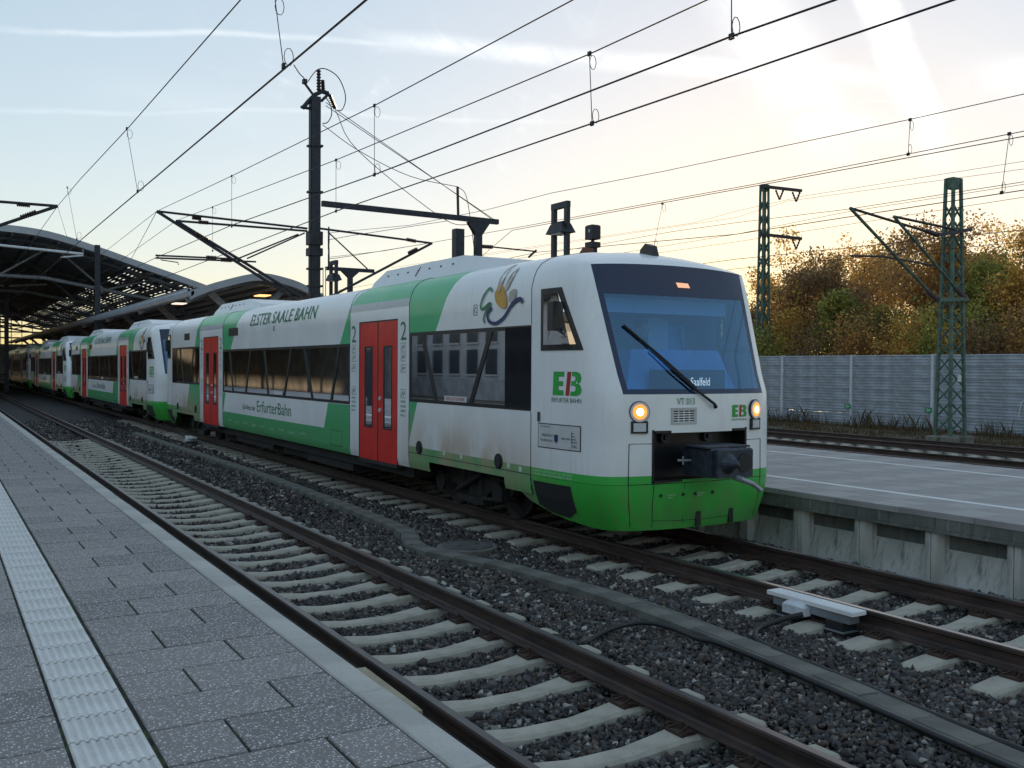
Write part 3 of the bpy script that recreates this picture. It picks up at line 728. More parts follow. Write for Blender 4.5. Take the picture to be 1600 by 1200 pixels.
def sideframe(sw,poly,car):
    a,b=poly(0),poly(.075); n=len(a); o=None
    # four bars round the pane
    runs=[(range(0,7),),(range(6,8),),(range(7,14),),(range(13,15),)]
    for (rg,) in runs:
        idx=[i%n for i in rg]; pts=[a[i] for i in idx]+[b[i] for i in idx[::-1]]; q=sw(pts,.012,'black_paint','cab_side_window' if o is None else 'frame_bar',car if o is None else o)
        o=o or q
    return o
def make_car():
    car=empty('railcar',(TX2,YC,0))
    _sh.build('cab_shell',MAT['livery'],car,True); mirror(_sh).build('cab_shell',MAT['livery'],car,True)
    _ws.build('windscreen',[MAT['screen_glass'],MAT['band_glass']],car,True); mirror(_ws).build('windscreen',[MAT['screen_glass'],MAT['band_glass']],car,True)
    sk=skirt(1); sk.build('cab_skirt',MAT['livery'],car,True); mirror(sk).build('cab_skirt',MAT['livery'],car,True)
    body_shell().build('body_shell',MAT['livery'],car,True)
    A=[(13.86,13.35),(11.67,12.24)]; B=[(25.36,25.04),(23.44,23.85),(22.32,22.0),(20.33,20.82),(19.5,18.99),(17.47,17.89)]; Cc=[(31.25,30.80),(29.4,29.85)]
    for s in (-1,1):
        band(car,s,-10.866,-7.154,*BANDA,[(Y(a),Y(b)) for a,b in A],(-10.866,-10.20))
        band(car,s,-4.566,4.566,*BANDB,[(Y(a),Y(b)) for a,b in B])
        band(car,s,7.154,10.866,*BANDA,[(Y(a),Y(b)) for a,b in Cc],(10.20,10.866))
        door(car,s,-6.69,-5.02,True); door(car,s,5.02,6.69,False)
        # seams and portholes
        for yy in (SEAMY,-7.15,-4.57,4.57,7.15,10.87):
            for run in ([(HW,.72),(HW,1.46 if abs(yy)<8 else 1.60)],[(HW,2.72)]+RS[:-1]):
                sm=MB(); sm.tube([(s*(x-.001),yy,z+.001) for x,z in run],.007,4); sm.build('panel_seam',MAT['rubber'],car)
        for a,b in ((-10.86,-7.16),(7.16,10.86)):
            sm=MB(); pane_box(sm,s,HW+.002,rect_uv(a,b,.793,.803),.01); sm.build('panel_seam',MAT['rubber'],car)
        for yy in (13.93,11.43,29.1,31.5):
            h=MB(); h.disc((s*(HW+.004),Y(yy),.90),(1,0,0),.105,.02,18); h.build('step_ring',MAT['underframe'],car)
            h=MB(); h.disc((s*(HW+.012),Y(yy),.885),(1,0,0),.075,.03,14); h.build('step_hole',MAT['rubber'],car)
        hb=MB(); 
        for a,b in ((17.3,17.9),): 
            for r in (rect_uv(Y(a),Y(b),.66,.668),rect_uv(Y(a),Y(b),.945,.953),rect_uv(Y(a),Y(a)+.008,.668,.945),rect_uv(Y(b)-.008,Y(b),.668,.945)): pane_box(hb,s,HW+.002,r,.01)
        hb.build('hatch_outline',MAT['rubber'],car)
        for a,b in ((24.55,25.45),(29.9,30.6)):
            q=MB(); pane_box(q,s,HW+.006,rect_uv(Y(a),Y(b),2.92,3.12),.02); q.build('air_grille',MAT['black_paint'],car)
        # dark mesh hatch in the cab skirt
    for yb in (-8.55,8.55): bogie(car,yb)
    # underframe
    u=MB(); u.box(-1.3,1.3,-7.0,7.0,.36,.56); u.box(-1.25,1.25,-4.2,-1.6,.2,.37); u.box(-1.25,1.25,.8,3.9,.22,.37); u.box(-1.1,1.1,-1.2,.5,.18,.37); u.box(-1.0,1.0,-11.6,-7,.62,.78); u.box(-1.0,1.0,7,11.6,.62,.78)
    u.box(-.9,.9,-12.1,-10.4,.24,.5); u.box(-.9,.9,10.4,12.1,.24,.5)
    u.build('underframe',MAT['underframe'],car)
    # inside
    MB().box(-1.38,1.38,-10.8,10.8,.79,.82).build('interior_floor',MAT['floor_grey'],car)
    MB().box(-1.38,1.38,-11.0,11.0,3.02,3.05).build('interior_ceiling',MAT['cabin_pale'],car)
    for yy in (-10.95,10.95): MB().box(-1.40,1.40,yy-.02,yy+.02,.8,3.0).build('cab_bulkhead',MAT['cabin_dark'],car)
    for yy in (-7.1,-4.6,4.6,7.1):
        for s in (-1,1): MB().box(s*.9-.4,s*.9+.4,yy-.015,yy+.015,.82,2.5).build('partition',MAT['cabin_dark'],car)
    for yy in (-9.6,-8.2,8.2,9.6,-3.8,-2.3,-.8,.7,2.2,3.7):
        for s in (-1,1): 
            o=link('seat',SEATM,car,(s*1.0,yy,1.05 if abs(yy)>7 else .82)); o.rotation_euler.z=pi if yy>0 else 0
    # roof pods
    for s in (-1,1):
        y0,y1=sorted((s*4.5,s*9.2)); ya,yb=(y0+.35,y1-1.5) if s<0 else (y0+1.5,y1-.35)
        if s<0: y0,y1=-9.4,-4.55; ya,yb=-7.9,-4.85
        else: y0,y1=2.7,7.3; ya,yb=4.2,7.0
        r=MB(); r.frustum((-1.05,1.05,y0,y1,3.60),(-.98,.98,y0+.02,y1-.01,3.72)); r.frustum((-.98,.98,y0+.02,y1-.01,3.72),(-.86,.86,ya,yb,3.92)); pod=r.build('roof_pod',MAT['white_paint'],car)
        for k in range(7):
            MB().disc((-.93,ya+.25+k*(yb-ya-.5)/6,3.80),(1,0,.4),.014,.04,8).build('vent',MAT['black_paint'],pod)
        q=MB(); q.bar((-.90,(ya+yb)/2,3.86),(-1.0,(ya+yb)/2,3.70),.012,.012); q.build('seam',MAT['rubber'],pod)
    a=MB(); a.prism([(-11.55,3.62),(-11.25,3.62),(-11.28,3.72),(-11.38,3.79),(-11.5,3.75)],'x',-.05,.05); a.build('antenna',MAT['black_paint'],car)
    a=MB(); a.prism([(11.1,3.66),(11.5,3.62),(11.42,3.78),(11.2,3.80)],'x',-.06,.06); a.build('antenna',MAT['grey_panel'],car)
    for e in (1,-1):
        m=(lambda mb: mb) if e==1 else mirror
        # headlights and lower lights
        for s in (-1,1):
            x=s*.92; y=front_y(.92,1.65); nrm=np.array([s*.28,-1,0.]); nrm/=np.linalg.norm(nrm); c=np.array([x,y,1.655])
            h=MB(); h.disc(c+nrm*.0,nrm,.128,.03,28); hh=m(h).build('headlight',MAT['black_paint'],car)
            h=MB(); h.disc(c+nrm*.006,nrm,.118,.035,28); m(h).build('bezel',MAT['white_paint'],hh)
            h=MB(); h.disc(c+nrm*.012,nrm,.088,.035,24); m(h).build('reflector',MAT['lamp_warm'] if e==1 else MAT['lens_clear'],hh)
            if e==1: h=MB(); h.disc(c+nrm*.016,nrm,.045,.035,20); m(h).build('bulb',MAT['lamp_core'],hh)
            tx=np.cross(nrm,(0,0,1)); c2=np.array([x,y,1.475])
            def rb(w,hh_,d0,d1): 
                vs=[]; 
                for d in (d0,d1): vs+=[c2+tx*a*w+np.array([0,0,b*hh_])+nrm*d for a,b in ((-1,-1),(1,-1),(1,1),(-1,1))]
                return MB().raw(vs,[(0,1,2,3),(7,6,5,4),(0,4,5,1),(1,5,6,2),(2,6,7,3),(3,7,4,0)])
            l=m(rb(.105,.072,-.02,.022)).build('marker_light',MAT['black_paint'],car); m(rb(.078,.05,0,.026)).build('lens',MAT['lens_clear'],l)
        # coupler bay
        ob=MB(); ob.box(-.73,.73,-12.20,-12.17,.80,1.44); ob.box(-.75,-.72,-12.44,-12.17,.80,1.44); ob.box(.72,.75,-12.44,-12.17,.80,1.44); ob.box(-.72,.72,-12.46,-12.17,1.40,1.43); ob.box(-.74,.74,-12.47,-12.17,.815,.842)
        m(ob).build('coupler_bay',MAT['black_paint'],car)
        for xx in (-.40,.28):
            d=MB(); d.disc((xx,-12.23,1.33),(0,1,0),.07,.05,12); d.disc((xx,-12.26,1.33),(0,1,0),.03,.05,10); m(d).build('bay_bolt',MAT['coupler'],car)
        cp=MB(); cp.tube([(0,-12.1,1.05),(0,-12.6,1.06)],.11,14); cp.bbox(-.30,.02,-12.95,-12.45,.90,1.24,.02); cp.box(.30,.36,-12.75,-12.4,.95,1.22); cpo=m(cp).build('coupler',MAT['coupler'],car)
        d=MB(); d.bbox(-.26,.29,-13.02,-12.951,.90,1.24,.02); m(d).build('coupler_face',MAT['coupler'],cpo)
        d=MB(); d.tube([(-.09,-13.02,1.07),(-.09,-13.10,1.07),(-.06,-13.16,1.07)],[.125,.07,.02],18); m(d).build('cone',MAT['coupler'],cpo)
        d=MB(); d.disc((.16,-13.022,1.07),(0,1,0),.115,.02,22); m(d).build('cup',MAT['rubber'],cpo)
        d=MB(); d.bbox(-.34,.34,-12.92,-12.5,1.24,1.262,.004); m(d).build('coupler_lid',MAT['coupler'],cpo)
        d=MB(); d.tube([(.05,-12.98,.90),(.07,-13.06,.88),(.22,-13.10,.82),(.33,-13.12,.74)],[.04,.035,.028,.028],8); m(d).build('uncoupling_lever',MAT['galv'],cpo)
        d=MB(); d.tube([(-.30,-12.6,1.08),(-.46,-12.55,1.08)],.015,6); d.tube([(-.40,-12.58,1.03),(-.40,-12.58,1.13)],.012,6); m(d).build('air_cock',MAT['galv'],cpo)
        # wiper
        def fp(x,z,d=.03): return (x,front_y(x,z)-d,z)
        w=MB(); w.tube([fp(.17,1.70,.03),fp(.13,1.74,.05),fp(-.15,1.93,.05),fp(-.64,2.38,.04)],[.028,.018,.015,.010],6); w.tube([fp(-.10,1.93,.03),fp(-.50,2.30,.025),fp(-.94,2.68,.025)],.016,5); m(w).build('wiper',MAT['rubber'],car)
        # grille
        gr=MB()
        for r in (rect_uv(-.49,-.11,1.50,1.525),rect_uv(-.49,-.11,1.675,1.70),rect_uv(-.49,-.46,1.525,1.675),rect_uv(-.14,-.11,1.525,1.675)):
            vs=[(x,front_y(x,z)-d,z) for d in (-.01,.008) for x,z in r]; gr.raw(vs,[(0,1,2,3),(7,6,5,4),(0,4,5,1),(1,5,6,2),(2,6,7,3),(3,7,4,0)])
        gp=m(gr).build('front_grille',MAT['grey_panel'],car)
        for i in range(5):
            for j in range(4):
                x0=-.452+j*.079; z0=1.533+i*.029; q=MB(); r=rect_uv(x0,x0+.066,z0,z0+.016); q.raw([(x,front_y(x,z)-.003,z) for x,z in r],[(0,1,2,3)]); m(q).build('slot',MAT['rubber'],gp)
        # panel lines on the nose
        pl_=MB()
        def ln(pts,w=.008):
            for a,b in zip(pts[:-1],pts[1:]): pl_.bar((a[0],front_y(a[0],a[1])-.002,a[1]),(b[0],front_y(b[0],b[1])-.002,b[1]),w,.006)
        for s in (-1,1):
            ln([(s*.73,1.28),(s*1.045,1.28),(s*1.05,.90),(s*1.05,.805),(s*1.03,.55),(s*.98,.30)]); ln([(s*.73,.802),(s*1.05,.802)])
        ln([(-.72,.80),(-.6,.802),(-.3,.802),(.3,.802),(.72,.80)]); ln([(-.72,.795),(-.73,.55),(-.70,.28)]); ln([(-.28,.795),(-.28,.32)],.006); ln([(-.70,.36),(-.3,.345),(0,.34),(.4,.345),(1.0,.36)],.006)
        m(pl_).build('nose_seam',MAT['rubber'],car)
        for xx in (-.62,-.30,-.12,.16):
            q=MB(); q.disc((xx,front_y(xx,.66)-.003,.66),(0,1,0),.022,.012,10); m(q).build('plug',MAT['rubber'],car)
        for xx in (-.05,.5):
            q=MB(); q.bbox(xx-.035,xx+.035,front_y(xx,.4)-.012,front_y(xx,.4)+.01,.26,.44,.003); m(q).build('bracket',MAT['underframe'],car)
        # cab side windows, mirrors, skirt mesh
        for s in (-1,1):
            def sw(pts,d,mat,name,par,t=.02):
                n=len(pts); q=MB(); vs=[(s*(side_x(Y(y),z)+d),Y(y),z) for y,z in pts]+[(s*(side_x(Y(y),z)+d-t),Y(y),z) for y,z in pts]
                # subdivide along y so that it follows the curved side
                q.raw(vs,[tuple(range(n)),tuple(range(n,2*n))[::-1]]+[(i,(i+1)%n,n+(i+1)%n,n+i) for i in range(n)]); return m(q).build(name,MAT[mat],par)
            def poly(ins):
                zt,zb_=3.15-ins,2.38+ins; bot=[9.56+ins*1.5+(10.38-ins-9.56-ins*1.5)*k/6 for k in range(7)]; top=[9.96+ins*.7+(10.38-ins-9.96-ins*.7)*k/6 for k in range(7)]
                return [(y,zb_) for y in bot]+[(y,zt) for y in top[::-1]]
            o=sideframe(sw,poly,car); sw(poly(.07),.020,'side_glass','pane',o,.008)
            q=MB(); q.bbox(s*1.50-.05,s*1.50+.05,Y(9.98),Y(10.10),2.62,2.98,.01); q.tube([(s*1.45,Y(10.1),2.95),(s*1.5,Y(10.04),2.97)],.015,6); q.tube([(s*1.43,Y(9.85),2.55),(s*1.5,Y(10.0),2.65)],.015,6); m(q).build('folded_mirror',MAT['black_paint'],car)
            q=MB(); ys=[10.55,10.35,10.15,9.95,9.75]; zz=[(.735,.42),(.735,.355),(.735,.33),(.735,.32),(.735,.42)]
            sx=lambda y,z: (cab_interp(Y(y),z))
            for i in range(4):
                for (ka,kb) in ((0,.5),(.5,1)):
                    P=[]
                    for (yy,zp,f) in ((ys[i],zz[i],ka),(ys[i+1],zz[i+1],ka),(ys[i+1],zz[i+1],kb),(ys[i],zz[i],kb)):
                        z=zp[0]+(zp[1]-zp[0])*f; P.append((s*(cab_interp(Y(yy),z)+.008),Y(yy),z))
                    q.face(P)
            m(q).build('skirt_mesh_hatch',MAT['mesh_black'],car)
    return car
plain('mesh_black',(.018,.02,.02),.9,0,.4,40)
def cab_interp(y,z):
    xs=[];ys=[]
    for k in range(len(XB)):
        t=((.80-z)/.55); xs.append(XB[k]*(1-.13*t**1.6)); ys.append(NOSE+YB[k]+.05*t**2*(1-min(1,YB[k]/1.61)))
    return float(np.interp(y,ys,xs))
car=make_car()
# ---- lettering and emblems (left side and nose)
def txt_side(s,y0,y1,z0,z1,mat,shear=0.,name='lettering',par=None):   # y0 = left end (larger Y)
    V,Fc=text_mesh(s,1,1,shear); V=fit(V,0,1,0,1); V=[(y0-(y0-y1)*u,z0+(z1-z0)*v) for u,v in V]; return side_decal(par or car,name,V,Fc,mat,.016 if z1>3.18 else .010 if name=='notice_text' else .004)
def txt_front(s,x0,x1,z0,z1,mat,name='lettering',par=None,shear=0.):
    V,Fc=text_mesh(s,1,1,shear); V=fit(V,x0,x1,z0,z1); return front_decal(par or car,name,V,Fc,mat)
def build_side_print():
    txt_side('ELSTER SAALE BAHN',23.45,18.75,3.12,3.39,'green_text',.12)
    txt_side('ErfurterBahn',22.88,20.32,1.085,1.345,'green_text')
    txt_side('Ein Netz der',24.1,23.0,1.10,1.22,'text_dark')
    txt_side('K',21.6,21.45,2.94,3.06,'text_dark')
    for y0 in (16.83,14.66,28.5,26.36):
        txt_side('2',y0,y0-.22,2.60,2.90,'green_text')
        for k,(za,zb) in enumerate(((2.42,2.55),(2.26,2.39),(2.08,2.2),(1.66,1.80))):   # small pictograms
            r=[(y0-.01,za),(y0-.20,za),(y0-.20,zb),(y0-.01,zb)]; V,Fc=stroke(r+[r[0]],.008); side_decal(car,'pictogram',V,Fc,'green_text')
            V,Fc=stroke(spline([(y0-.04,za+.02),(y0-.09,zb-.03),(y0-.12,za+.04),(y0-.17,zb-.03)],4),.012); side_decal(car,'pictogram',V,Fc,'text_dark')
        for k,tx in enumerate(('FAHRRAD-','MITNAHME','BEGRENZT','MAX. 3')): txt_side(tx,y0-.01,y0-.21,1.58-k*.075,1.62-k*.075,'green_text')
    # EB emblem on the cab side
    def emblem(place,w,h):
        E_=[[(0,0),(.40,0),(.40,.22),(.22,.22),(.22,.40),(.38,.40),(.38,.60),(.22,.60),(.22,.79),(.42,.79),(.42,1),(.03,1)]]
        place([(a*w,b*h) for a,b in E_[0]],'logo_green')
        place([(.47*w,0),(.60*w,0),(.66*w,h),(.53*w,h)],'logo_red')
        Bp=[(.64,0),(.86,0),(.97,.08),(1,.25),(.97,.42),(.90,.5),(.96,.58),(.98,.75),(.94,.92),(.84,1),(.69,1),(.685,.82),(.76,.82),(.80,.77),(.80,.66),(.76,.61),(.67,.61),(.66,.42),(.77,.42),(.81,.36),(.81,.24),(.77,.18),(.65,.18)]
        place([(a*w,b*h) for a,b in Bp],'logo_green')
    import mathutils
    def tess(poly):
        t=mathutils.geometry.tessellate_polygon([[Vector((a,b,0)) for a,b in poly]]); return [tuple(q) for q in t]
    emblem(lambda p,mat: side_decal(car,'emblem',[(10.12-a,1.83+b) for a,b in p],tess(p),mat),.56,.29)
    txt_side('ERFURTER BAHN',10.14,9.56,1.745,1.80,'green_text')
    emblem(lambda p,mat: front_decal(car,'emblem',[(.48+a,1.57+b) for a,b in p],tess(p),mat),.27,.15)
    txt_front('ERFURTER BAHN',.475,.755,1.525,1.552,'green_text')
    txt_front('VT 013',-.40,-.14,1.735,1.815,'green_text')
    for x0 in (-.52,-.08): txt_front('Steckdose',x0,x0+.11,.655,.675,'text_pale'); txt_front('400 V',x0,x0+.07,.62,.64,'text_pale')
    # notice plate on the cab side
    def rr(y0,y1,z0,z1): 
        n=6; V=[];
        for i in range(n+1): V.append((y0+(y1-y0)*i/n,z0))
        for i in range(n+1): V.append((y0+(y1-y0)*i/n,z1))
        return V,[(i,i+1,n+2+i,n+1+i) for i in range(n)]
    V,Fc=rr(10.44,9.56,1.165,1.475); side_decal(car,'notice_border',V,Fc,'text_dark',.004)
    V,Fc=rr(10.425,9.575,1.178,1.462); side_decal(car,'notice_plate',V,Fc,'sign_plate',.006)
    txt_side('Wir fahren für:',10.38,10.16,1.425,1.448,'text_dark',name='notice_text'); 
    txt_side('FREISTAAT',10.34,10.10,1.31,1.345,'text_dark',name='notice_text'); txt_side('THÜRINGEN',10.38,10.11,1.25,1.285,'text_dark',name='notice_text')
    side=[(10.075,1.345),(9.995,1.345),(9.995,1.27),(10.035,1.235),(10.075,1.27)]; side_decal(car,'crest',side,[(0,1,2,3,4)],'logo_navy',.009)
    txt_side('saale-bahn',9.93,9.75,1.295,1.325,'text_dark',name='notice_text')
    for k in range(4): V,Fc=stroke([(9.72,1.27+k*.035),(9.72-.10+k*.02,1.27+k*.035)],.010); side_decal(car,'notice_mark',V,Fc,'text_dark',.009)
    V,Fc=stroke([(9.725,1.25),(9.725,1.40)],.010); side_decal(car,'notice_mark',V,Fc,'text_dark',.009)
    txt_side('ZVNL',9.73,9.62,1.205,1.24,'text_dark',name='notice_text')
    for d in (0,): 
        V,Fc=rr(10.45,10.39,1.49,1.61); side_decal(car,'cab_handle',V,Fc,'text_dark',.01)
    txt_side('2 NVR D 29UG LÜK 25 257 MM',10.55,9.72,.855,.885,'text_pale'); txt_side('2 Kath. Glasdachscheibe R 864',10.55,9.72,.815,.845,'text_pale')
    for yy,zz in ((11.2,.86),(10.9,.84),(12.55,.87),(13.1,.88)):
        V,Fc=rr(yy,yy-.07,zz-.03,zz+.04); side_decal(car,'sill_plate',V,Fc,'text_pale')
    for k in range(9): txt_side('%d %s'%(25-k,'ATM'),25.5-k*.72,25.5-k*.72-.35,.74-.02*(k%2),.79-.02*(k%2),'text_pale')
    # paw and swash emblem
    c0y,c0z=11.9,2.82
    def el(cy,cz,a,b,rot,mat):
        p=[(a*cos(t),b*sin(t)*(1-.25*cos(t))) for t in [2*pi*i/20 for i in range(20)]]; q=[(cy-(x*cos(rot)-y*sin(rot)),cz+(x*sin(rot)+y*cos(rot))) for x,y in p]
        side_decal(car,'paw_emblem',q,[tuple(range(20))],mat,.016)
    el(11.43,3.38,.20,.060,1.45,'logo_tan'); el(11.20,3.34,.17,.055,1.15,'logo_tan'); el(11.07,3.11,.11,.08,.75,'logo_tan'); el(11.37,3.10,.19,.13,-.75,'logo_amber')
    V,Fc=stroke(spline([(11.62,3.20),(11.72,3.25),(11.86,3.14),(11.94,3.02),(11.88,2.97),(11.70,3.04),(11.66,3.02),(11.78,2.94),(11.85,2.84),(11.82,2.78)]),.035); side_decal(car,'swash_emblem',V,Fc,'green_text',.017)
    V,Fc=stroke(spline([(11.62,2.98),(11.74,2.90),(11.70,2.80),(11.52,2.76),(11.30,2.83),(11.12,2.97),(10.98,3.04),(10.86,3.05),(10.82,3.00)]),[.02]+[.05]*30+[.06]*18); side_decal(car,'swash_emblem',V,Fc,'logo_navy',.017)
    V,Fc=stroke([(12.16,2.90),(12.06,2.90),(12.06,3.04),(12.16,3.04),(12.16,2.90)],.012); side_decal(car,'mark_box',V,Fc,'text_dark'); txt_side('C',12.14,12.08,2.93,3.01,'text_dark')
    V,Fc=rr(13.05,12.35,1.66,1.74); q=MB().raw([(-1.470,Y(y),z) for y,z in V],Fc).build('window_sticker',MAT['sign_white'],car)
    V,Fc=text_mesh('DIESER ZUG IST KLIMATISIERT',1); V=fit(V,0,1,0,1); MB().raw([(-1.474,Y(13.0-.6*u),1.675+.05*v) for u,v in V],Fc).build('lettering',MAT['logo_red'],car)
    V,Fc=rr(20.9,21.5,1.53,1.61); MB().raw([(-1.470,Y(y),z) for y,z in V],Fc).build('window_sticker',MAT['sign_white'],car)
plain('sign_plate',(.60,.60,.60),.4,0,.05)
build_side_print()
# ---- the other cars
G1='coupled white and green railcars'
tag(car,'nearest white and green railcar, headlights lit, cab facing the camera','railcar',G1)
PITCH=26.1
for i,lab in ((1,'second white and green railcar, coupled behind the nearest one'),(2,'third railcar of the train, under the station hall edge'),(3,'farthest railcar of the train, deep in the shade of the hall')):
    c=copy_tree(car); c.location=(TX2,YC+PITCH*i,0); tag(c,lab,'railcar',G1)
# ---- cab inside of the first car: own to that car
def cab_inside():
    cb=MB(); cb.frustum((-.85,.95,-12.05,-11.35,1.85),(-.70,.70,-11.95,-11.45,2.40)); cb.bbox(-1.0,1.05,-12.2,-11.3,1.7,1.86,.02); cb.build('driver_desk',MAT['cabin_blue'],car)
    d=MB(); d.bbox(-.55,.62,-12.18,-12.12,1.885,2.15,.008); disp=d.build('destination_display',MAT['black_paint'],car)
    V,Fc=text_mesh('Saalfeld',1); V=fit(V,.05,.36,1.955,2.055); MB().raw([(x,-12.186,z) for x,z in V],Fc).build('lettering',MAT['led_white'],disp)
    d=MB(); d.bbox(-.95,1.05,-11.72,-11.70,2.86,3.04,.004); d.build('roller_blind',MAT['cabin_pale'],car)
    d=MB(); d.bbox(.16,.50,-11.2,-10.98,1.0,2.85,.03); d.build('cab_cupboard',MAT['cabin_pale'],car)
    d=MB(); d.box(.55,.95,-11.02,-10.975,1.3,2.75); d.build('cab_door_window',MAT['cabin_blue'],car)
    d=MB(); d.tube([(.25,-11.8,2.38),(.20,-11.78,2.62)],.012,6); d.tube([(.20,-11.78,2.6),(.20,-11.78,2.68)],.025,6); d.build('microphone',MAT['rubber'],car)
    d=MB(); d.box(-.16,.16,-11.54,-11.5,3.20,3.25)
    # top light behind the black band
    zt=3.27; yt=NOSE+.565
    d=MB(); d.raw([(.00,yt-.022-.05,zt-.09),(.20,yt-.022-.045,zt-.09),(.17,yt+.02,zt+.09),(-.03,yt+.015,zt+.09)],[(0,1,2,3)]); d.build('top_light',MAT['lamp_top'],car)
cab_inside()
# driver: one continuous figure, sitting at the desk
def driver():
    p=empty('person',(7.92,10.12,1.06)); tag(p,'driver in dark jacket sitting in the cab, looking down at the desk','person')
    J=[(0,0,.48),(0,.02,.72),(0,.03,1.0),(0,.02,1.22),(0,0,1.36),(0,-.05,1.43)]; 
    vs=list(J); ed=[(i,i+1) for i in range(5)]; rad=[.17,.17,.19,.20,.075,.065]
    for s in (-1,1):
        b=len(vs); vs+=[(s*.19,.02,1.24),(s*.27,-.06,1.0),(s*.20,-.32,.98),(s*.17,-.42,1.0)]; ed+=[(3,b),(b,b+1),(b+1,b+2),(b+2,b+3)]; rad+=[.085,.06,.045,.04]
        b=len(vs); vs+=[(s*.12,-.10,.48),(s*.15,-.48,.50),(s*.15,-.52,.06)]; ed+=[(0,b),(b,b+1),(b+1,b+2)]; rad+=[.10,.075,.055]
    me=bpy.data.meshes.new('torso'); me.from_pydata(vs,ed,[]); me.materials.append(MAT['jacket'])
    o=link('body',me,p); sk=o.modifiers.new('skin','SKIN'); sk.use_smooth_shade=True
    for i,r in enumerate(rad): me.skin_vertices[0].data[i].radius=(r,r)
    me.skin_vertices[0].data[0].use_root=True
    sb=o.modifiers.new('sub','SUBSURF'); sb.levels=sb.render_levels=2
    # head
    def blob(name,c,r,mat,n=14,fn=None):
        V=[];Fc=[]
        for i in range(n+1):
            for j in range(2*n):
                th=pi*i/n; ph=2*pi*j/(2*n); d=np.array([sin(th)*cos(ph),sin(th)*sin(ph),cos(th)]); k=fn(d) if fn else 1.
                V.append(tuple(np.array(c)+d*np.array(r)*k))
        for i in range(n):
            for j in range(2*n): Fc.append((i*2*n+j,(i+1)*2*n+j,(i+1)*2*n+(j+1)%(2*n),i*2*n+(j+1)%(2*n)))
        return MB().raw(V,Fc).build(name,MAT[mat],p,True)
    def face(d):
        k=1.
        if d[1]<0:
            k+=.16*math.exp(-((d[0]/.14)**2+((d[2]+.08)/.20)**2)); k-=.07*math.exp(-(((abs(d[0])-.35)/.15)**2+((d[2]-.12)/.12)**2)); k-=.05*math.exp(-((d[0]/.3)**2+((d[2]+.48)/.05)**2)); k+=.05*math.exp(-((d[0]/.3)**2+((d[2]+.85)/.2)**2))
        return k
    blob('head',(0,-.06,1.60),(.078,.095,.118),'skin',16,face)
    blob('hair',(0,-.035,1.635),(.086,.098,.102),'hair',12,lambda d: 1. if d[2]>-.1 or d[1]>.1 else .8)
    for s in (-1,1):
        blob('ear',(s*.08,-.045,1.60),(.014,.025,.034),'skin',6); blob('eye',(s*.030,-.142,1.612),(.012,.008,.008),'hair',6)
        # hands resting on the desk, four fingers and a thumb each
        h=MB(); bx=s*.17; h.tube([(bx,-.40,1.0),(bx,-.47,1.0),(bx,-.50,.995)],[.035,.042,.036],8)
        for q in range(4): fx=bx+(q-1.5)*.021; h.tube([(fx,-.49,.998),(fx,-.53+.005*abs(q-1.5),.99),(fx,-.56+.008*abs(q-1.5),.972)],[.0095,.009,.0075],6)
        h.tube([(bx-s*.035,-.45,1.0),(bx-s*.06,-.48,.99),(bx-s*.065,-.51,.98)],[.012,.010,.009],6); h.build('hand',MAT['skin'],p,True)
    return p
driver()
# ------------------------------------------------------------------ things between the tracks
ct=tag(empty('cable_trough',(0,0,0)),'low concrete cable trough with lids, kinked between the two tracks','cable trough')
def along(path,d):
    P=[np.array(p,float) for p in path]
    for a,b in zip(P[:-1],P[1:]):
        l=np.linalg.norm(b-a)
        if d<=l: return a+(b-a)*d/l,(b-a)/l
        d-=l
    return P[-1],(P[-1]-P[-2])/np.linalg.norm(P[-1]-P[-2])
def lens(path): return sum(np.linalg.norm(np.array(b)-np.array(a)) for a,b in zip(path[:-1],path[1:]))
sp=[tuple(p) for p in spline(TP,5)]
TL=lens(sp); d=0; 
LID=MB().bbox(-.09,.09,-.247,.247,-.035,0,.006).mesh('lid',MAT['trough']); SIDE=MB().bbox(-.0135,.0135,-.249,.249,-.25,-.006,.004).mesh('trough_wall',MAT['trough'])
while d<TL-.5:
    p,t=along(sp,d+.25); ang=atan2(t[1],t[0])-pi/2
    z=-.155+random.uniform(-.004,.004)
    for s_ in (-1,1): o=link('trough_wall',SIDE,ct,(p[0]+s_*.106*cos(ang),p[1]+s_*.106*sin(ang),z)); o.rotation_euler.z=ang
    o=link('lid',LID,ct,(p[0],p[1],z+random.uniform(-.004,.004))); o.rotation_euler.z=ang+random.uniform(-.015,.015)
    d+=.5
def cable(name,pts,r,label,mat='rubber'): 
    pts=[(p[0],p[1],p[2]+.03) for p in pts]
    return tag(MB().tube(spline(pts,6),r,8).build(name,MAT[mat],None,True),label,'cable')
def ofs(y,dx): return float(np.interp(y,tpy,tpx))+dx
cable('cable',[at(912,1012,Z=-.24)]+[at(u,v,Z=-.20) for u,v in ((950,990),(1000,978),(1045,985),(1090,1003))]+[(ofs(y,-.15),y,-.20) for y in (6.2,5.4,4.4,3.4,2.4)],.022,'black cable looping out of the ballast to the near side of the trough')
cable('cable',[at(1255,965,Z=-.10),at(1225,972,Z=-.15),at(1190,985,Z=-.2),at(1180,997,Z=-.21),at(1190,1010,Z=-.21)]+[(ofs(y,.15),y,-.205) for y in (5.6,4.9,4.0,3.0,2.2)],.025,'black cable running from the rail sensor to the far side of the trough')
cable('cable',[(ofs(y,.15+.02*sin(y)),y,-.205) for y in (8.6,7.8,7.0,6.4,5.9)],.016,'thin grey cable lying along the trough beside the rail sensor','trough')
mh=tag(empty('manhole',(MHC[0],MHC[1],-.165)),'round concrete manhole with iron cover beside the kinked trough','manhole')
m=MB(); m.tube([(0,0,-.2),(0,0,-.01),(0,0,0)],[.40,.40,.385],36); m.build('rim',MAT['trough'],mh)
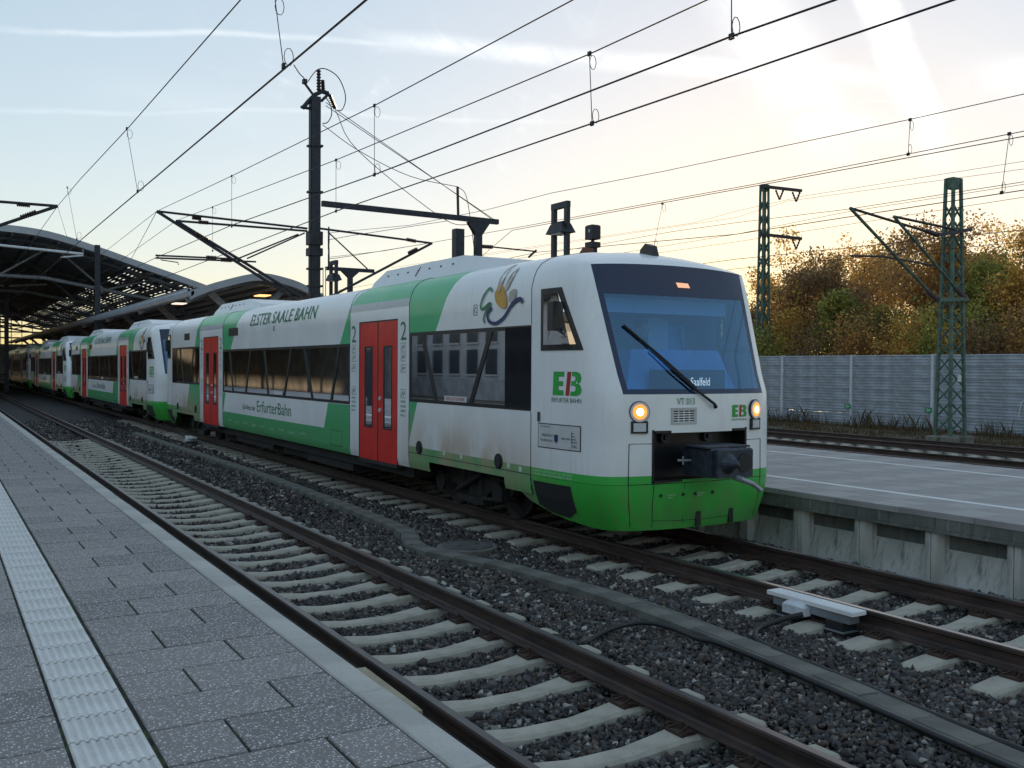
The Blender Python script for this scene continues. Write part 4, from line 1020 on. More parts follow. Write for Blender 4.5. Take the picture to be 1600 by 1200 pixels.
m=MB(); m.tube([(0,0,-.02),(0,0,.012)],[.33,.325],36); cv=m.build('cover',MAT['cover_iron'] if 'cover_iron' in MAT else plain('cover_iron',(.10,.095,.09),.75,.2,.3,7,.3),mh)
for a in (-.12,.14): MB().bbox(a-.03,a+.03,-.012,.012,.0,.016,.002).build('lifting_slot',MAT['rubber'],cv)
def sensor(x,y,label,s=1.):
    o=tag(empty('rail_sensor',(x,y,0)),label,'rail sensor')
    MB().bbox(-.10*s,.08*s,-.52*s,.52*s,-.035,.005,.006).build('top_plate',MAT['white_line'],o)
    MB().bbox(-.07*s,.06*s,-.46*s,.46*s,-.12,-.037,.006).build('housing',MAT['galv'],o)
    for k in (-1,1):
        f=MB(); f.bbox(-.09*s,.10*s,k*.30*s-.10,k*.30*s+.10,-.20,-.12,.004); f.bbox(-.10*s,.11*s,k*.30*s-.115,k*.30*s+.115,-.26,-.21,.004); ff=f.build('foot',MAT['rubber'],o)
        MB().bbox(-.105*s,.115*s,k*.30*s-.12,k*.30*s+.12,-.212,-.198,.002).build('foot_plate',MAT['galv'],ff)
    b=MB(); b.bbox(-.16*s,-.06*s,.0,.26*s,-.145,-.035,.03); jb=b.build('junction_box',MAT['alu_post'],o)
    V,Fc=text_mesh('0157•2',1); V=fit(V,0,1,0,1); MB().raw([(-.161*s-.001,.22*s-.18*s*u,-.085+.03*v) for u,v in V],Fc).build('lettering',MAT['sign_white'],jb)
    return o
sensor(7.13,6.42,'grey rail sensor box with white top plate clamped beside the near rail')
o=sensor(6.75,30.5,'small distant rail sensor near the second railcar, hoses beside it',.9)
# ------------------------------------------------------------------ far platform
pr=tag(empty('platform',(0,0,0)),kind='structure')
X0,X1=9.81,15.35
def wall_panel():
    mb=MB(); p=1.0; r=.075; xf,xb=.035,.19
    mb.box(xf,xb+.05,-p/2+.004,-p/2+r,-.40,.315); mb.box(xf,xb+.05,p/2-r,p/2-.004,-.40,.315)
    a,b=-p/2+r,p/2-r; i=.10
    A=[(xf,a,-.40),(xf,b,-.40),(xf,b,.315),(xf,a,.315)]; B=[(xf+.03,a+.02,-.40),(xf+.03,b-.02,-.40),(xb+.05,b-i*.6,.27),(xb+.05,a+i*.6,.27)]
    mb.face([B[0],B[3],B[2],B[1]]); mb.face([A[0],A[3],B[3],B[0]]); mb.face([A[1],B[1],B[2],A[2]]); mb.face([A[3],A[2],B[2],B[3]])
    return mb.mesh('wall_panel',MAT['old_wall'])
WP=wall_panel()
for k in range(-10,8): link('wall_panel',WP,pr,(X0,6.67+k*1.003,0))
MB().box(X0+.03,X0+.2,14.25,240,-.4,.31).build('platform_wall',MAT['old_wall'],pr)
CAPM=MB().bbox(0,.30,-1.0,1.0,.36,.538,.006).box(-.015,.30,-1.002,1.002,.318,.357).mesh('coping',MAT['wall_top'])
for k in range(-6,9): link('coping',CAPM,pr,(X0,8.1+2.01*k,0))
MB().box(X0,X0+.3,8.1+2.01*8+1.01,240,.318,.535).build('coping_strip',MAT['wall_top'],pr)
MB().box(X0+.2,X1,-14,240,-.5,.50).build('platform_core',MAT['wall_top'],pr)
MB().box(X0+.31,X1,-14,240,.502,.535).build('platform_bed',MAT['joint'],pr)
y=-3.0; i=0
while y<13.9:
    paver(pr,X0-.012,X0+.26,y,y+.96,.553,'plat_paver',.004)
    o=.0
    for (a,b) in ((X0+.26,10.36),(10.36,10.845)): paver(pr,a,b,y+(.4 if a>10.3 else 0),y+.96+(.4 if a>10.3 else 0),.55,'plat_paver',.004)
    for (a,b) in ((10.975,11.72),(11.72,12.45),(12.47,13.3),(13.3,14.12),(14.24,14.8),(14.8,15.35)): paver(pr,a,b,y,y+.96,.55,'plat_paver',.004)
    y+=.96; i+=1
for a,b in ((X0-.01,10.845),(10.975,12.45),(12.47,14.12),(14.24,15.35)): MB().box(a,b,y+.25 if a<10 else y,240,.5365,.549).build('platform_paving',MAT['plat_paver'],pr); MB().box(a,b,-14,-3.0,.5365,.549).build('platform_paving',MAT['plat_paver'],pr)
for a,b in ((10.85,10.97),(14.125,14.235)): MB().box(a,b,-14,240,.5365,.551).build('white_line',MAT['white_line'],pr)

# ------------------------------------------------------------------ noise barrier
NB=38.2; nb=tag(empty('noise_barrier',(NB,0,-.55)),'long grey aluminium noise barrier of stacked ribbed panels before the trees','noise barrier')
def nb_panel(L=4.38,h=.555):
    prof=[(0,.005),(.0,.06),(-.035,.075),(-.035,.115),(0,.13),(0,.19),(-.022,.205),(-.022,.235),(0,.25),(0,.33),(-.022,.345),(-.022,.375),(0,.39),(0,.47),(-.03,.485),(-.03,.535),(0,h-.004),(.10,h-.004),(.10,.005)]
    return MB().prism(prof,'y',0,L).mesh('barrier_panel',MAT['alu'])
NP=nb_panel()
PM_=MB().box(-.10,.14,-.06,.06,0,3.42).mesh('barrier_post',MAT['alu_post'])
for k in range(-3,21):
    y=23.35+4.46*k
    link('barrier_post',PM_,nb,(0,y,0))
    for j in range(6):
        link('barrier_panel',NP,nb,(0,y+.04,.05+.558*j))
MB().box(-.02,.12,23.35-4.46*3,23.35+4.46*21,-.3,.048).build('plinth',MAT['mast_foot'],nb)
gt=empty('graffiti',(NB-.045,22.2,0)); tag(gt,'pale scribbled graffiti tag low on the noise barrier at the right edge','graffiti')
for pts in ([(1.6,.62),(1.45,1.25),(1.2,1.2),(1.35,.95),(1.1,.75)],[(1.0,.7),(.85,1.2),(.7,.7)],[(.95,.92),(.7,.95)],[(.5,1.2),(.55,.7),(.3,.65),(.2,.9),(.4,1.0)],[(.0,1.2),(-.15,.7),(-.4,.75),(-.5,1.25)],[(-.7,.7),(-.8,1.2),(-1.1,1.0),(-.85,.9)]):
    V,Fc=stroke(spline(pts,5),.05); MB().raw([(0,y,z-.35) for y,z in V],Fc).build('stroke',MAT['sign_white'],gt)
plain('exit_green',(.02,.30,.12),.5)
for k,(yy,zz) in enumerate(((27.95,.38),(32.4,.38))):
    s=tag(empty('escape_sign',(NB-.13,yy,zz)),('nearer' if k==0 else 'farther')+' small green escape arrow sign on a noise barrier post','sign',group='escape signs on the barrier')
    MB().box(-.02,0,-.18,.18,-.11,.11).build('plate',MAT['exit_green'],s); V,Fc=stroke([(-.12,0),(.12,0)],.04); MB().raw([(-.023,y,z) for y,z in V],Fc).build('arrow',MAT['sign_white'],s); MB().raw([(-.023,.02,.08),(-.023,.02,-.08),(-.023,.14,0)],[(0,1,2)]).build('arrow',MAT['sign_white'],s)
# dry weeds along the barrier
def weeds(n,x0,x1,y0,y1,h,pal):
    P=np.c_[rng.uniform(x0,x1,n),rng.uniform(y0,y1,n)]; cl=.5+.5*np.sin(P[:,0]*1.7+np.sin(P[:,1]*.9)*2); H=h*np.minimum(rng.lognormal(0,.4,n),1.8)*(.35+cl)
    a=rng.uniform(0,2*pi,n); w=.008+.012*rng.random(n); le=rng.normal(0,.25,(n,2))*H[:,None]
    b=np.c_[P,np.full(n,-.56)]
    dx=np.c_[np.cos(a)*w,np.sin(a)*w,np.zeros(n)]
    V=np.stack([b-dx,b+dx,b+np.c_[le*.4,H*.55]+dx*.8,b+np.c_[le,H]],1).reshape(-1,3); Fc=(np.array([[0,1,2],[0,2,3]])[None]+(np.arange(n)*4)[:,None,None]).reshape(-1,3)
    c=np.array(pal)[rng.integers(0,len(pal),n)]*rng.uniform(.6,1.3,(n,1)); return V,Fc,np.repeat(c,4,0)
PW=[(.16,.11,.055),(.10,.075,.04),(.20,.14,.06),(.07,.08,.03),(.13,.07,.035)]
V1,F1,C1=weeds(42000,28.8,38,8,60,.13,PW); V2,F2,C2=weeds(2500,37.2,38.05,10,60,.42,PW)
tag(link('dry_weeds',npmesh('dry_weeds',np.r_[V1,V2],np.r_[F1,F2+len(V1)],MAT['leaf_tone'],np.r_[C1,C2])),'dry brown weeds along the foot of the noise barrier','weeds',kind='stuff')
# ------------------------------------------------------------------ trees
def tree(x,y,h,w,pal,label,n=5200,lean=0.,bare=.25,base=.12,seed=0,leafs=.17):
    r=np.random.default_rng(seed+100); t=tag(empty('tree',(x,y,-.6)),label,'tree','autumn trees behind the barrier')
    mb=MB(); tips=[]
    def branch(p,d,L,rad,lev):
        pts=[p]; q=p.copy(); dd=d.copy(); k=4 if lev<2 else 3
        for i in range(k):
            dd=dd+r.normal(0,.14,3)+np.array([0,0,.06]); dd/=np.linalg.norm(dd); q=q+dd*L/k; pts.append(q.copy())
        mb.tube(pts,[rad*(1-.75*i/k) for i in range(k+1)],6 if lev==0 else 4 if lev==1 else 3,False)
        if lev>=2: tips.extend(pts[1:])
        if lev<3:
            nb_={0:9,1:5,2:3}[lev]
            for i in range(nb_):
                f=r.uniform(.25 if lev else .22,1.); j=min(k-1,int(f*k)); s=pts[j]+(pts[j+1]-pts[j])*(f*k-j)
                a=r.uniform(0,2*pi); out=np.array([cos(a),sin(a),r.uniform(.15,.9)]); nd=dd*.35+out*(.9 if lev==0 else .75); nd/=np.linalg.norm(nd)
                ll={0:.42*h*(1.15-.7*f)*w,1:L*.6,2:L*.55}[lev]
                branch(s,nd,ll,rad*(1-.7*f)*.5,lev+1)
    branch(np.array([0,0,0.]),np.array([lean,0,1.]),h*.93,.035*h*.45,0)
    mb.build('trunk',MAT['bark'],t)
    T=np.array(tips); T=T[T[:,2]>h*base]
    dens=np.clip(1.15-T[:,2]/h*(.75*bare/.25),.12,1.)**1.2; dens/=dens.sum()
    clump=r.choice(len(T),max(40,n//55),p=dens)
    C=T[clump][r.integers(0,len(clump),n)]+np.clip(r.normal(0,1,(n,3)),-1.7,1.7)*np.array([.36,.36,.27])*(h/9)
    k=r.normal(size=(n,3)); k/=np.linalg.norm(k,axis=1)[:,None]; u=np.cross(k,r.normal(size=(n,3))); u/=np.linalg.norm(u,axis=1)[:,None]; v=np.cross(k,u)
    s=(leafs*r.uniform(.5,1.15,n))[:,None]
    V=np.stack([C-u*s*.5,C+v*s*.32,C+u*s*.5,C-v*s*.32],1).reshape(-1,3); Fc=np.arange(4*n).reshape(n,4)
    pal=np.array(pal); ci=r.integers(0,len(pal),n); cc=pal[ci]*r.uniform(.65,1.35,(n,1))
    link('crown',npmesh('crown',V,Fc,MAT['leaf_tone'],np.repeat(cc,4,0)),t)
    return t
BR=[(0.423,0.227,0.090),(0.552,0.308,0.098),(0.293,0.163,0.081),(0.650,0.406,0.130)]; OC=[(0.747,0.455,0.098),(0.617,0.342,0.081),(0.455,0.260,0.081),(0.800,0.585,0.163)]; DK=[(0.227,0.146,0.090),(0.308,0.195,0.098),(0.406,0.260,0.130)]; GR=[(0.244,0.277,0.073),(0.325,0.342,0.081),(0.423,0.390,0.098),(0.195,0.227,0.073),(0.552,0.471,0.130)]
def tp(u,X): return at(u,570,X=X)[1]
spec=[(1150,47,8.2,.9,BR,'brown thin-crowned tree just right of the railcar cab'),(1215,44,8.3,1.0,DK,'dark brown tree behind the far lattice mast'),(1262,46,9.3,1.1,OC,'ochre tree with full crown between the two lattice masts'),
(1300,43,8.0,.9,DK,'dark-trunked tree above the second barrier panel'),(1335,47,8.6,1.0,BR,'russet tree left of the green bushy tree'),(1372,42.5,6.6,1.05,GR,'green bushy tree still in leaf above the barrier'),
(1412,47,9.6,1.0,BR,'tall brown tree left of the near lattice mast'),(1447,45,8.8,1.0,OC,'ochre tree right behind the near lattice mast'),(1500,47,9.3,1.05,BR,'brown tree right of the near lattice mast'),
(1535,43.5,7.6,1.0,GR,'olive green tree at the right beyond the lattice mast'),(1570,46,9.8,1.0,BR,'rust coloured tree near the right edge with bare top'),(1606,44,8.4,1.0,OC,'golden tree cut by the right picture edge'),
(1650,45,8.8,1.0,BR,'brown tree just past the right picture edge'),(1240,54,10.2,1.1,BR,'taller brown tree in the second row, behind the ochre tree'),(1350,55,10.6,1.1,OC,'ochre tree of the second row, above the green tree'),(1480,55,10.6,1.1,DK,'dark tree of the second row behind the near lattice mast'),(1560,55,10.8,1.1,OC,'ochre tree of the second row near the right edge'),(1180,52,9.0,1.0,OC,'ochre tree of the second row beside the railcar cab'),(1420,58,10.8,1.1,BR,'brown tree of the second row left of the near lattice mast')]
for i,(u,X,h,w,pal,lab) in enumerate(spec): tree(X,0,0,0,[],lab) if False else tree(X,tp(u,X),h,w,pal,lab,seed=i*7,n=8500,bare=.30 if pal is not GR else .12,leafs=.20)
# undergrowth closing the foot of the wood
def shrub(x,y,h,w,pal,label,seed,n=4600):
    r=np.random.default_rng(seed); t=tag(empty('shrub',(x,y,-.6)),label,'shrub','shrubs behind the barrier'); mb=MB(); tips=[]
    for k in range(14):
        a=r.uniform(0,2*pi); d=np.array([cos(a)*w*r.uniform(.2,1),sin(a)*w*r.uniform(.2,1),h*r.uniform(.6,1)]); pts=[np.zeros(3),d*.5+r.normal(0,.1,3),d]; mb.tube(pts,[.035,.02,.006],3,False); tips+=[pts[1],pts[2],(pts[1]+pts[2])/2]
    mb.build('stem',MAT['bark'],t); T=np.array(tips); C=T[r.integers(0,len(T),n)]+r.normal(0,.38,(n,3)); C[:,2]=np.abs(C[:,2])
    k=r.normal(size=(n,3)); k/=np.linalg.norm(k,axis=1)[:,None]; u=np.cross(k,r.normal(size=(n,3))); u/=np.linalg.norm(u,axis=1)[:,None]; v=np.cross(k,u); s=(.17*r.uniform(.5,1.15,n))[:,None]
    V=np.stack([C-u*s*.5,C+v*s*.32,C+u*s*.5,C-v*s*.32],1).reshape(-1,3); pal=np.array(pal); cc=pal[r.integers(0,len(pal),n)]*r.uniform(.65,1.3,(n,1))
    link('foliage',npmesh('foliage',V,np.arange(4*n).reshape(n,4),MAT['leaf_tone'],np.repeat(cc,4,0)),t)
names=['brown','dark brown','olive','ochre']
pals=[BR,DK,GR,OC]
for i in range(24):
    X=40.6+1.6*(i%3); k=[1,0,1,2,3,0,1,2][i%8]
    shrub(X,tp(1140+i*22.5,X),4.6+1.6*random.random(),1.5,pals[k],names[k]+' shrub behind the barrier, %s from the railcar cab along the tree foot'%['first','second','third','fourth','fifth','sixth','seventh','eighth','ninth','tenth','eleventh','twelfth','thirteenth','fourteenth','fifteenth','sixteenth','seventeenth','eighteenth','nineteenth','twentieth','twenty-first','twenty-second','twenty-third','twenty-fourth'][i],500+i)
# ------------------------------------------------------------------ overhead line masts
YM=38.5
def q(u,v): return at(u,v,Y=YM)
def tube_part(par,name,pts,r,mat,seg=8): return MB().tube(pts,r,seg).build(name,MAT[mat],par)
def insul(par,a,b,r=.06,n=7):
    a=np.array(a,float); b=np.array(b,float); pts=[];rs=[]
    for i in range(2*n+1): pts.append(a+(b-a)*i/(2*n)); rs.append(r if i%2 else r*.55)
    return MB().tube(pts,rs,8).build('insulator',MAT['insulator'],par)
def lerp(a,b,t): return tuple(np.array(a)*(1-t)+np.array(b)*t)
mm=empty('catenary_mast',(0,0,0)); tag(mm,'tall dark steel mast with tension wheels and a long crossbeam, behind the train','mast')
c=MB(); c.box(13.22,13.60,YM-.17,YM-.14,.55,13.1); c.box(13.22,13.60,YM+.14,YM+.17,.55,13.1); c.box(13.38,13.44,YM-.14,YM+.14,.55,13.1); c.build('column',MAT['mast_blue'],mm)
MB().box(13.19,13.22,YM-.13,YM+.13,.55,13.08).build('side_plate',MAT['dark_steel'],mm)
for v in (228,300,365,395,420,447): z=q(490,v)[2]; MB().box(13.13,13.69,YM-.22,YM+.22,z-.04,z+.04).build('clamp',MAT['dark_steel'],mm)
for v0,v1 in ((362,383),(388,400)): z0,z1=q(490,v1)[2],q(490,v0)[2]; MB().box(13.12,13.68,YM-.24,YM+.24,z0,z1).build('bracket_block',MAT['dark_steel'],mm)
for v,r in ((374,.45),(405,.42)):
    cc=np.array(q(509,v)); cc[1]-=.35; w=MB()
    n=20
    for k in range(n): a,b=2*pi*k/n,2*pi*(k+1)/n; w.tube([cc+r*np.array([.35*cos(a),.94*cos(a),sin(a)]),cc+r*np.array([.35*cos(b),.94*cos(b),sin(b)])],.035,5,False)
    for k in range(4): a=pi*k/4; w.tube([cc-r*np.array([.35*cos(a),.94*cos(a),sin(a)]),cc+r*np.array([.35*cos(a),.94*cos(a),sin(a)])],.018,4)
    w.build('tension_wheel',MAT['dark_steel'],mm)
for u in (505,509): tube_part(mm,'weight_rod',[q(u,418),(q(u,418)[0],YM,.7)],.02,'dark_steel',6)
# mast head
tube_part(mm,'head_bar',[q(473,169),q(482,158),q(492,148),q(503,143),q(513,146)],.09,'dark_steel')
tube_part(mm,'head_bar',[q(470,167),q(486,170)],.06,'dark_steel'); tube_part(mm,'head_bar',[q(514,146),q(502,158)],.06,'dark_steel')
insul(mm,q(498,142),q(498,109),.10); insul(mm,q(505,142),q(504,125),.10); tube_part(mm,'head_rod',[q(490,149),q(476,130)],.05,'dark_steel'); MB().box(*[a for p in [(q(473,130)[0],q(479,130)[0])] for a in p],YM-.1,YM+.1,q(476,131)[2],q(476,124)[2]).build('head_clamp',MAT['dark_steel'],mm)
insul(mm,q(515,148),q(524,170),.10)
for pts in ([q(481,128),q(490,115),q(498,108),(q(510,108)),q(527,119),q(537,138),q(540,156),q(535,171),q(527,173)],[q(510,153),q(517,166),q(518,180),q(512,191),q(504,193)],[q(459,101),q(468,115),q(475,122),q(475,127)]): MB().tube(spline(pts,4),.022,5).build('jumper_wire',MAT['wire'],mm)
# crossbeam, drop post
BE=q(778,347)
MB().bar(q(503,318),BE,.20,.22).build('crossbeam',MAT['mast_blue'],mm)
d=MB(); p=q(747,350); d.box(p[0]-.16,p[0]+.16,YM-.12,YM+.12,3.6,p[2]-.5); d.frustum((p[0]-.16,p[0]+.16,YM-.12,YM+.12,p[2]-.5),(p[0]-.55,p[0]+.55,YM-.12,YM+.12,p[2]+.05)); d.build('drop_post',MAT['mast_blue'],mm)
tube_part(mm,'rod',[q(716,338),q(715,292)],.06,'dark_steel')
insul(mm,q(752,385),q(770,386),.10); tube_part(mm,'steady_arm',[q(770,386),q(838,393)],.035,'dark_steel'); tube_part(mm,'steady_arm',[q(838,391),q(826,402)],.05,'dark_steel')
p=q(716,347); post=MB().box(p[0]-.21,p[0]+.21,YM-.2,YM+.2,-.5,8.25).build('portal_post',MAT['mast_blue'],mm)
# cantilevers to the left (train track) and right
def cant(par,att,tip,low,ins=(.55,.68)):
    tube_part(par,'top_tube',[att,tip],.04,'dark_steel'); insul(par,lerp(att,tip,1-ins[1]),lerp(att,tip,1-ins[1]+.07),.085)
    tube_part(par,'brace_tube',[low,tip],.055,'dark_steel'); insul(par,lerp(low,tip,.55),lerp(low,tip,.68),.10)
T1=q(245,330); T2=q(275,345)
MB().tube([q(480,357),T1],.045,8).build('top_tube',MAT['dark_steel'],mm); insul(mm,q(300,340),q(315,342),.09)
MB().tube([q(480,361),T2],.045,8).build('top_tube',MAT['dark_steel'],mm); insul(mm,q(310,347),q(326,348),.09)
MB().tube([q(462,468),T1],.06,8).build('brace_tube',MAT['dark_steel'],mm); insul(mm,q(303,364),q(322,376),.11)
MB().tube([q(470,464),T2],.06,8).build('brace_tube',MAT['dark_steel'],mm); insul(mm,q(308,366),q(325,376),.11)
for a,b in (((243,399),(375,405)),((243,403),(400,409))): MB().tube([q(*a),q(*b)],.035,6).build('register_arm',MAT['dark_steel'],mm)
insul(mm,q(322,402),q(338,403),.09); insul(mm,q(345,406),q(362,407),.09)
MB().tube([q(251,406),q(278,410),q(279,414)],.02,5).build('steady_arm',MAT['dark_steel'],mm)
MB().tube([q(476,364),q(386,404)],.03,6).build('stay',MAT['dark_steel'],mm); MB().tube([q(466,366),q(372,404)],.03,6).build('stay',MAT['dark_steel'],mm)
T3=q(675,380); MB().tube([q(500,357),T3],.045,8).build('top_tube',MAT['dark_steel'],mm); insul(mm,q(635,374),q(650,377),.09)
MB().tube([q(512,466),T3],.055,8).build('brace_tube',MAT['dark_steel'],mm); insul(mm,q(638,396),q(652,389),.10)
MB().tube([q(512,362),q(574,420)],.03,6).build('stay',MAT['dark_steel'],mm)
# mast left of the picture edge that carries the near track's cantilever
ml=empty('catenary_mast',(0,0,0)); tag(ml,'mast left of the picture edge whose cantilever reaches in at the left','mast')
YL=37.5; l=lambda u,v: at(u,v,Y=YL)
MB().box(-2.6,-2.2,YL-.2,YL+.2,.5,9.2).build('column',MAT['mast_blue'],ml)
TL_=l(90,322); MB().tube([(-2.2,YL,7.65),TL_],.05,8).build('top_tube',MAT['dark_steel'],ml); MB().tube([(-2.2,YL,5.2),l(0,352),TL_],.06,8).build('brace_tube',MAT['dark_steel'],ml)
insul(ml,l(26,319),l(47,321),.09); insul(ml,l(32,340),l(57,331),.10)
# wires
def wire(label,pts,r=.010,drop=None,lower=None):
    w=tag(empty('overhead_wire',(0,0,0)),label,'wire'); MB().tube(pts,r,5).build('strand',MAT['wire'],w); return w
def sagged(a,b,s,n=10):
    a=np.array(a);b=np.array(b); return [tuple(a+(b-a)*i/n-np.array([0,0,s*4*(i/n)*(1-i/n)])) for i in range(n+1)]
def dropper(w,a,b):
    MB().tube([a,b],.006,4).build('dropper',MAT['wire'],w)
    for p,s in ((a,-1),(b,1)):
        n=10; c=np.array(p)+np.array([.06,0,s*.11]); MB().tube([c+.09*np.array([.6*cos(2*pi*k/n),0,1.1*sin(2*pi*k/n)]) for k in range(n+1)],.005,4,False).build('dropper_loop',MAT['wire'],w)
        MB().box(p[0]-.015,p[0]+.015,p[1]-.03,p[1]+.03,p[2]-.03,p[2]+.03).build('dropper_clamp',MAT['wire'],w)
M1=[(3.3,-14,7.5),(3.35,-6,7.2),(3.45,4,7.05),(3.55,13.2,7.05),(3.55,21.9,7.15),(3.6,30,7.4),tuple(TL_)]
wire('contact wire over the near track, thick line at upper left',[(3.40,-14,5.5),(3.40,8,5.5),(3.42,28,5.5),(3.5,37.5,5.5),(3.5,75,5.5),(3.5,150,5.5)],.012)
w=wire('carrier wire above the near track, leftmost at the top edge',M1+[(3.6,50,7.2),(3.6,62,7.2),(3.6,76,7.7),(3.6,110,7.2)],.010)
dropper(w,at(429,-6,X=3.45),at(443,103,X=3.40)); dropper(w,at(198,201,X=3.55),at(215,299,X=3.42)); dropper(w,at(105,293,X=3.58),at(120,374,X=3.42))
for u,v,u2,v2 in ((90,322,120,372),): MB().tube([TL_,at(105,372,X=3.5)],.006,4).build('dropper',MAT['wire'],w)
W1=[(7.1,-12,7.1),(7.08,0,6.95),at(895,0,X=7.05),at(585,165,X=7.0),at(362,275,X=7.1),tuple(T1)]
W3=[(7.05,-12,5.5),(7.03,0,5.5),at(1305,0,Z=5.5),at(1143,57,Z=5.51),at(585,273,X=6.95),at(362,352,X=7.05),q(245,402),(8.0,75,6.6),(8.0,110,6.6)]
W2=[(7.95,-12,6.7),(7.92,0,6.55),at(1105,0,X=7.9),at(920,85,X=7.82),at(525,250,X=7.78),at(362,312,X=7.85),tuple(T2),(8.0,56,7.2),(8.0,76,7.6),(8.0,120,7.2)]
W4=[(7.95,-12,5.5),(7.93,0,5.5),at(1490,0,Z=5.5),at(925,193,Z=5.5),at(525,330,X=7.7),(7.9,YM,5.65),(8.0,75,5.5),(8.0,150,5.5)]
w=wire('upper carrier wire over the train track, ending at the outer cantilever tip',W1+[(7.9,75,7.8),(8.0,110,7.8)])
dropper(w,at(585,165,X=7.0),at(585,273,X=6.95)); dropper(w,at(362,275,X=7.1),at(362,354,X=7.05)); dropper(w,at(1143,-60,X=7.05),at(1143,57,X=7.0))
wire('upper contact wire over the train track, third line from the top right',W3,.012)
w=wire('lower carrier wire over the train track, ending at the inner cantilever tip',W2)
dropper(w,at(921,84,X=7.82),at(925,193,X=7.75)); dropper(w,at(525,250,X=7.78),at(525,330,X=7.7)); dropper(w,at(332,324,X=7.85),at(332,392,X=7.85))
wire('lower contact wire over the train track, crossing the picture to the right top',W4,.012)
a_=[(17.3,-10,7.2),at(1600,147,X=17),at(1420,187,X=17),at(1035,268,X=16.4),at(860,302,X=16.0),at(760,328,X=15.6),at(640,352,X=15.0),(13.95,YM-.3,7.6)]
b_=[(17.3,-10,6.4),at(1600,205,X=17),at(1200,284,X=16.9),at(800,357,X=16),at(600,392,X=14.8),(13.9,YM-.3,6.6)]
b2=[(17.3,-10,6.3),at(1600,213,X=17),at(1200,287,X=16.9),at(800,360,X=16),(20.9,YM,6.9)]
w=wire('carrier wire over the far platform running up to the right edge',a_,.009); dropper(w,at(1422,187,X=17),at(1419,241,X=17))
wire('upper strand of the paired wires above the cab roof',b_,.009); w=wire('lower strand of the paired wires above the cab roof',b2,.010)
dropper(w,at(1577,209,X=17),at(1565,301,X=17.2)); dropper(w,at(1035,318,X=16.6),at(1022,386,X=17.2))
wire('contact wire over the track beyond the far platform',[(17.3,-10,5.45),at(1600,297,X=17.2),at(1150,366,X=17.2),at(840,394,X=17.5),(17.6,60,5.5)],.010)
YR=22.4
MS=[(25.9,-20,7.6),(25.9,0,7.3),at(1600,284,X=25.9),at(1324,327,X=25.9),at(1150,348,X=25.9),at(1050,362,X=25.9),(25.9,70,7.8)]
wire('carrier wire held by the near lattice mast cantilever',MS,.010)
wire('second carrier wire just under the lattice mast arm tip',[(25.95,-20,7.5),at(1600,288,X=25.9),at(1324,331,X=25.9),at(1150,366,X=24.9),(24.9,70,6.9)],.008)
wire('contact wire low before the trees at the right, upper one',[(22.2,-20,5.4),at(1600,359,X=21.9),at(1150,405,X=21.9),(21.8,70,5.5)],.010)
wire('contact wire low before the trees at the right, lower one',[(25.5,-20,5.5),at(1600,378,X=25.6),at(1150,420,X=25.6),(25.6,70,5.5)],.010)
wire('thin line across the crown of the trees at the right',[(30,-20,6.4),at(1600,308,X=30),at(1150,378,X=30),(30,80,8)],.009)
wire('upper feeder line high at the right, to the far mast arm',[(39.3,-20,11.4),at(1600,252,X=39.3),at(1258,306,X=39.3),at(1150,330,X=39.3),at(1085,348,X=39.3),(39.3,90,12)],.010)
wire('lower feeder line high at the right, to the far mast arm',[(40.2,-20,11.2),at(1600,264,X=40.2),at(1232,314,X=40.2),at(1150,340,X=40.2),(40.2,90,12)],.010)
for lab,pts in (('stay wire falling from the mast head to the crossbeam end, upper one',[q(509,165),BE]),('stay wire falling from the mast head to the crossbeam end, lower one',[q(509,160),q(772,345)]),('wire from the mast head insulator down past the crossbeam',[q(524,172),q(560,236),q(690,340),q(736,352)]),('slack jumper wire from the mast to the crossbeam rod',[q(504,195),q(560,235),q(640,275),q(716,292)]),('slack wire hanging from the crossbeam rod',[q(716,292),q(728,305),q(736,350),q(742,400)])):
    wire(lab,[tuple(p) for p in spline(pts,5)] if len(pts)>2 else pts,.016)
wire('wire dropping from the left cantilever tip to the hall roof',[T1,at(205,405,Y=60)],.012); wire('stay from the upper tension wheel to the right',[q(512,375),q(550,368),q(700,345)],.012); wire('stay from the lower tension wheel to the right',[q(512,405),q(548,400),q(670,380)],.012)
# lattice masts
def lattice(name,x,y,h,wb,wt,label,z0=-.5,mat='lattice_green',bay=.55):
    t=tag(empty(name,(x,y,0)),label,'mast','green lattice masts')
    W=lambda z: (wb+(wt-wb)*(z-z0)/(h-z0))/2
    cs=[(-1,-1),(1,-1),(1,1),(-1,1)]
    for a,b in cs: MB().bar((a*W(z0),b*W(z0)*.7,z0+.05),(a*W(h),b*W(h)*.7,h),.10,.10).build('leg',MAT[mat],t)
    z=z0+.3; k=0
    n=int((h-z0-.8)/bay); 
    for i in range(n):
        za=z0+.4+i*bay; zb=za+bay
        for f in range(4):
            (a,b),(c,d)=cs[f],cs[(f+1)%4]
            if i%2: (a,b),(c,d)=(c,d),(a,b)
            MB().bar((a*W(za),b*W(za)*.7,za),(c*W(zb),d*W(zb)*.7,zb),.06,.02).build('lattice_bar',MAT[mat],t)
            if i%1==0: MB().bar((c*W(za),d*W(za)*.7,za+.01),(a*W(zb),b*W(zb)*.7,zb+.01),.06,.02).build('lattice_bar',MAT[mat],t)
    for f in range(4):
        (a,b),(c,d)=cs[f],cs[(f+1)%4]
        MB().raw([(a*W(h)*1.05,b*W(h)*.74,h-.38),(c*W(h)*1.05,d*W(h)*.74,h-.38),(c*W(h)*1.05,d*W(h)*.74,h+.02),(a*W(h)*1.05,b*W(h)*.74,h+.02)],[(0,1,2,3)]).build('head_plate',MAT[mat],t)
    return t
LX=31.75
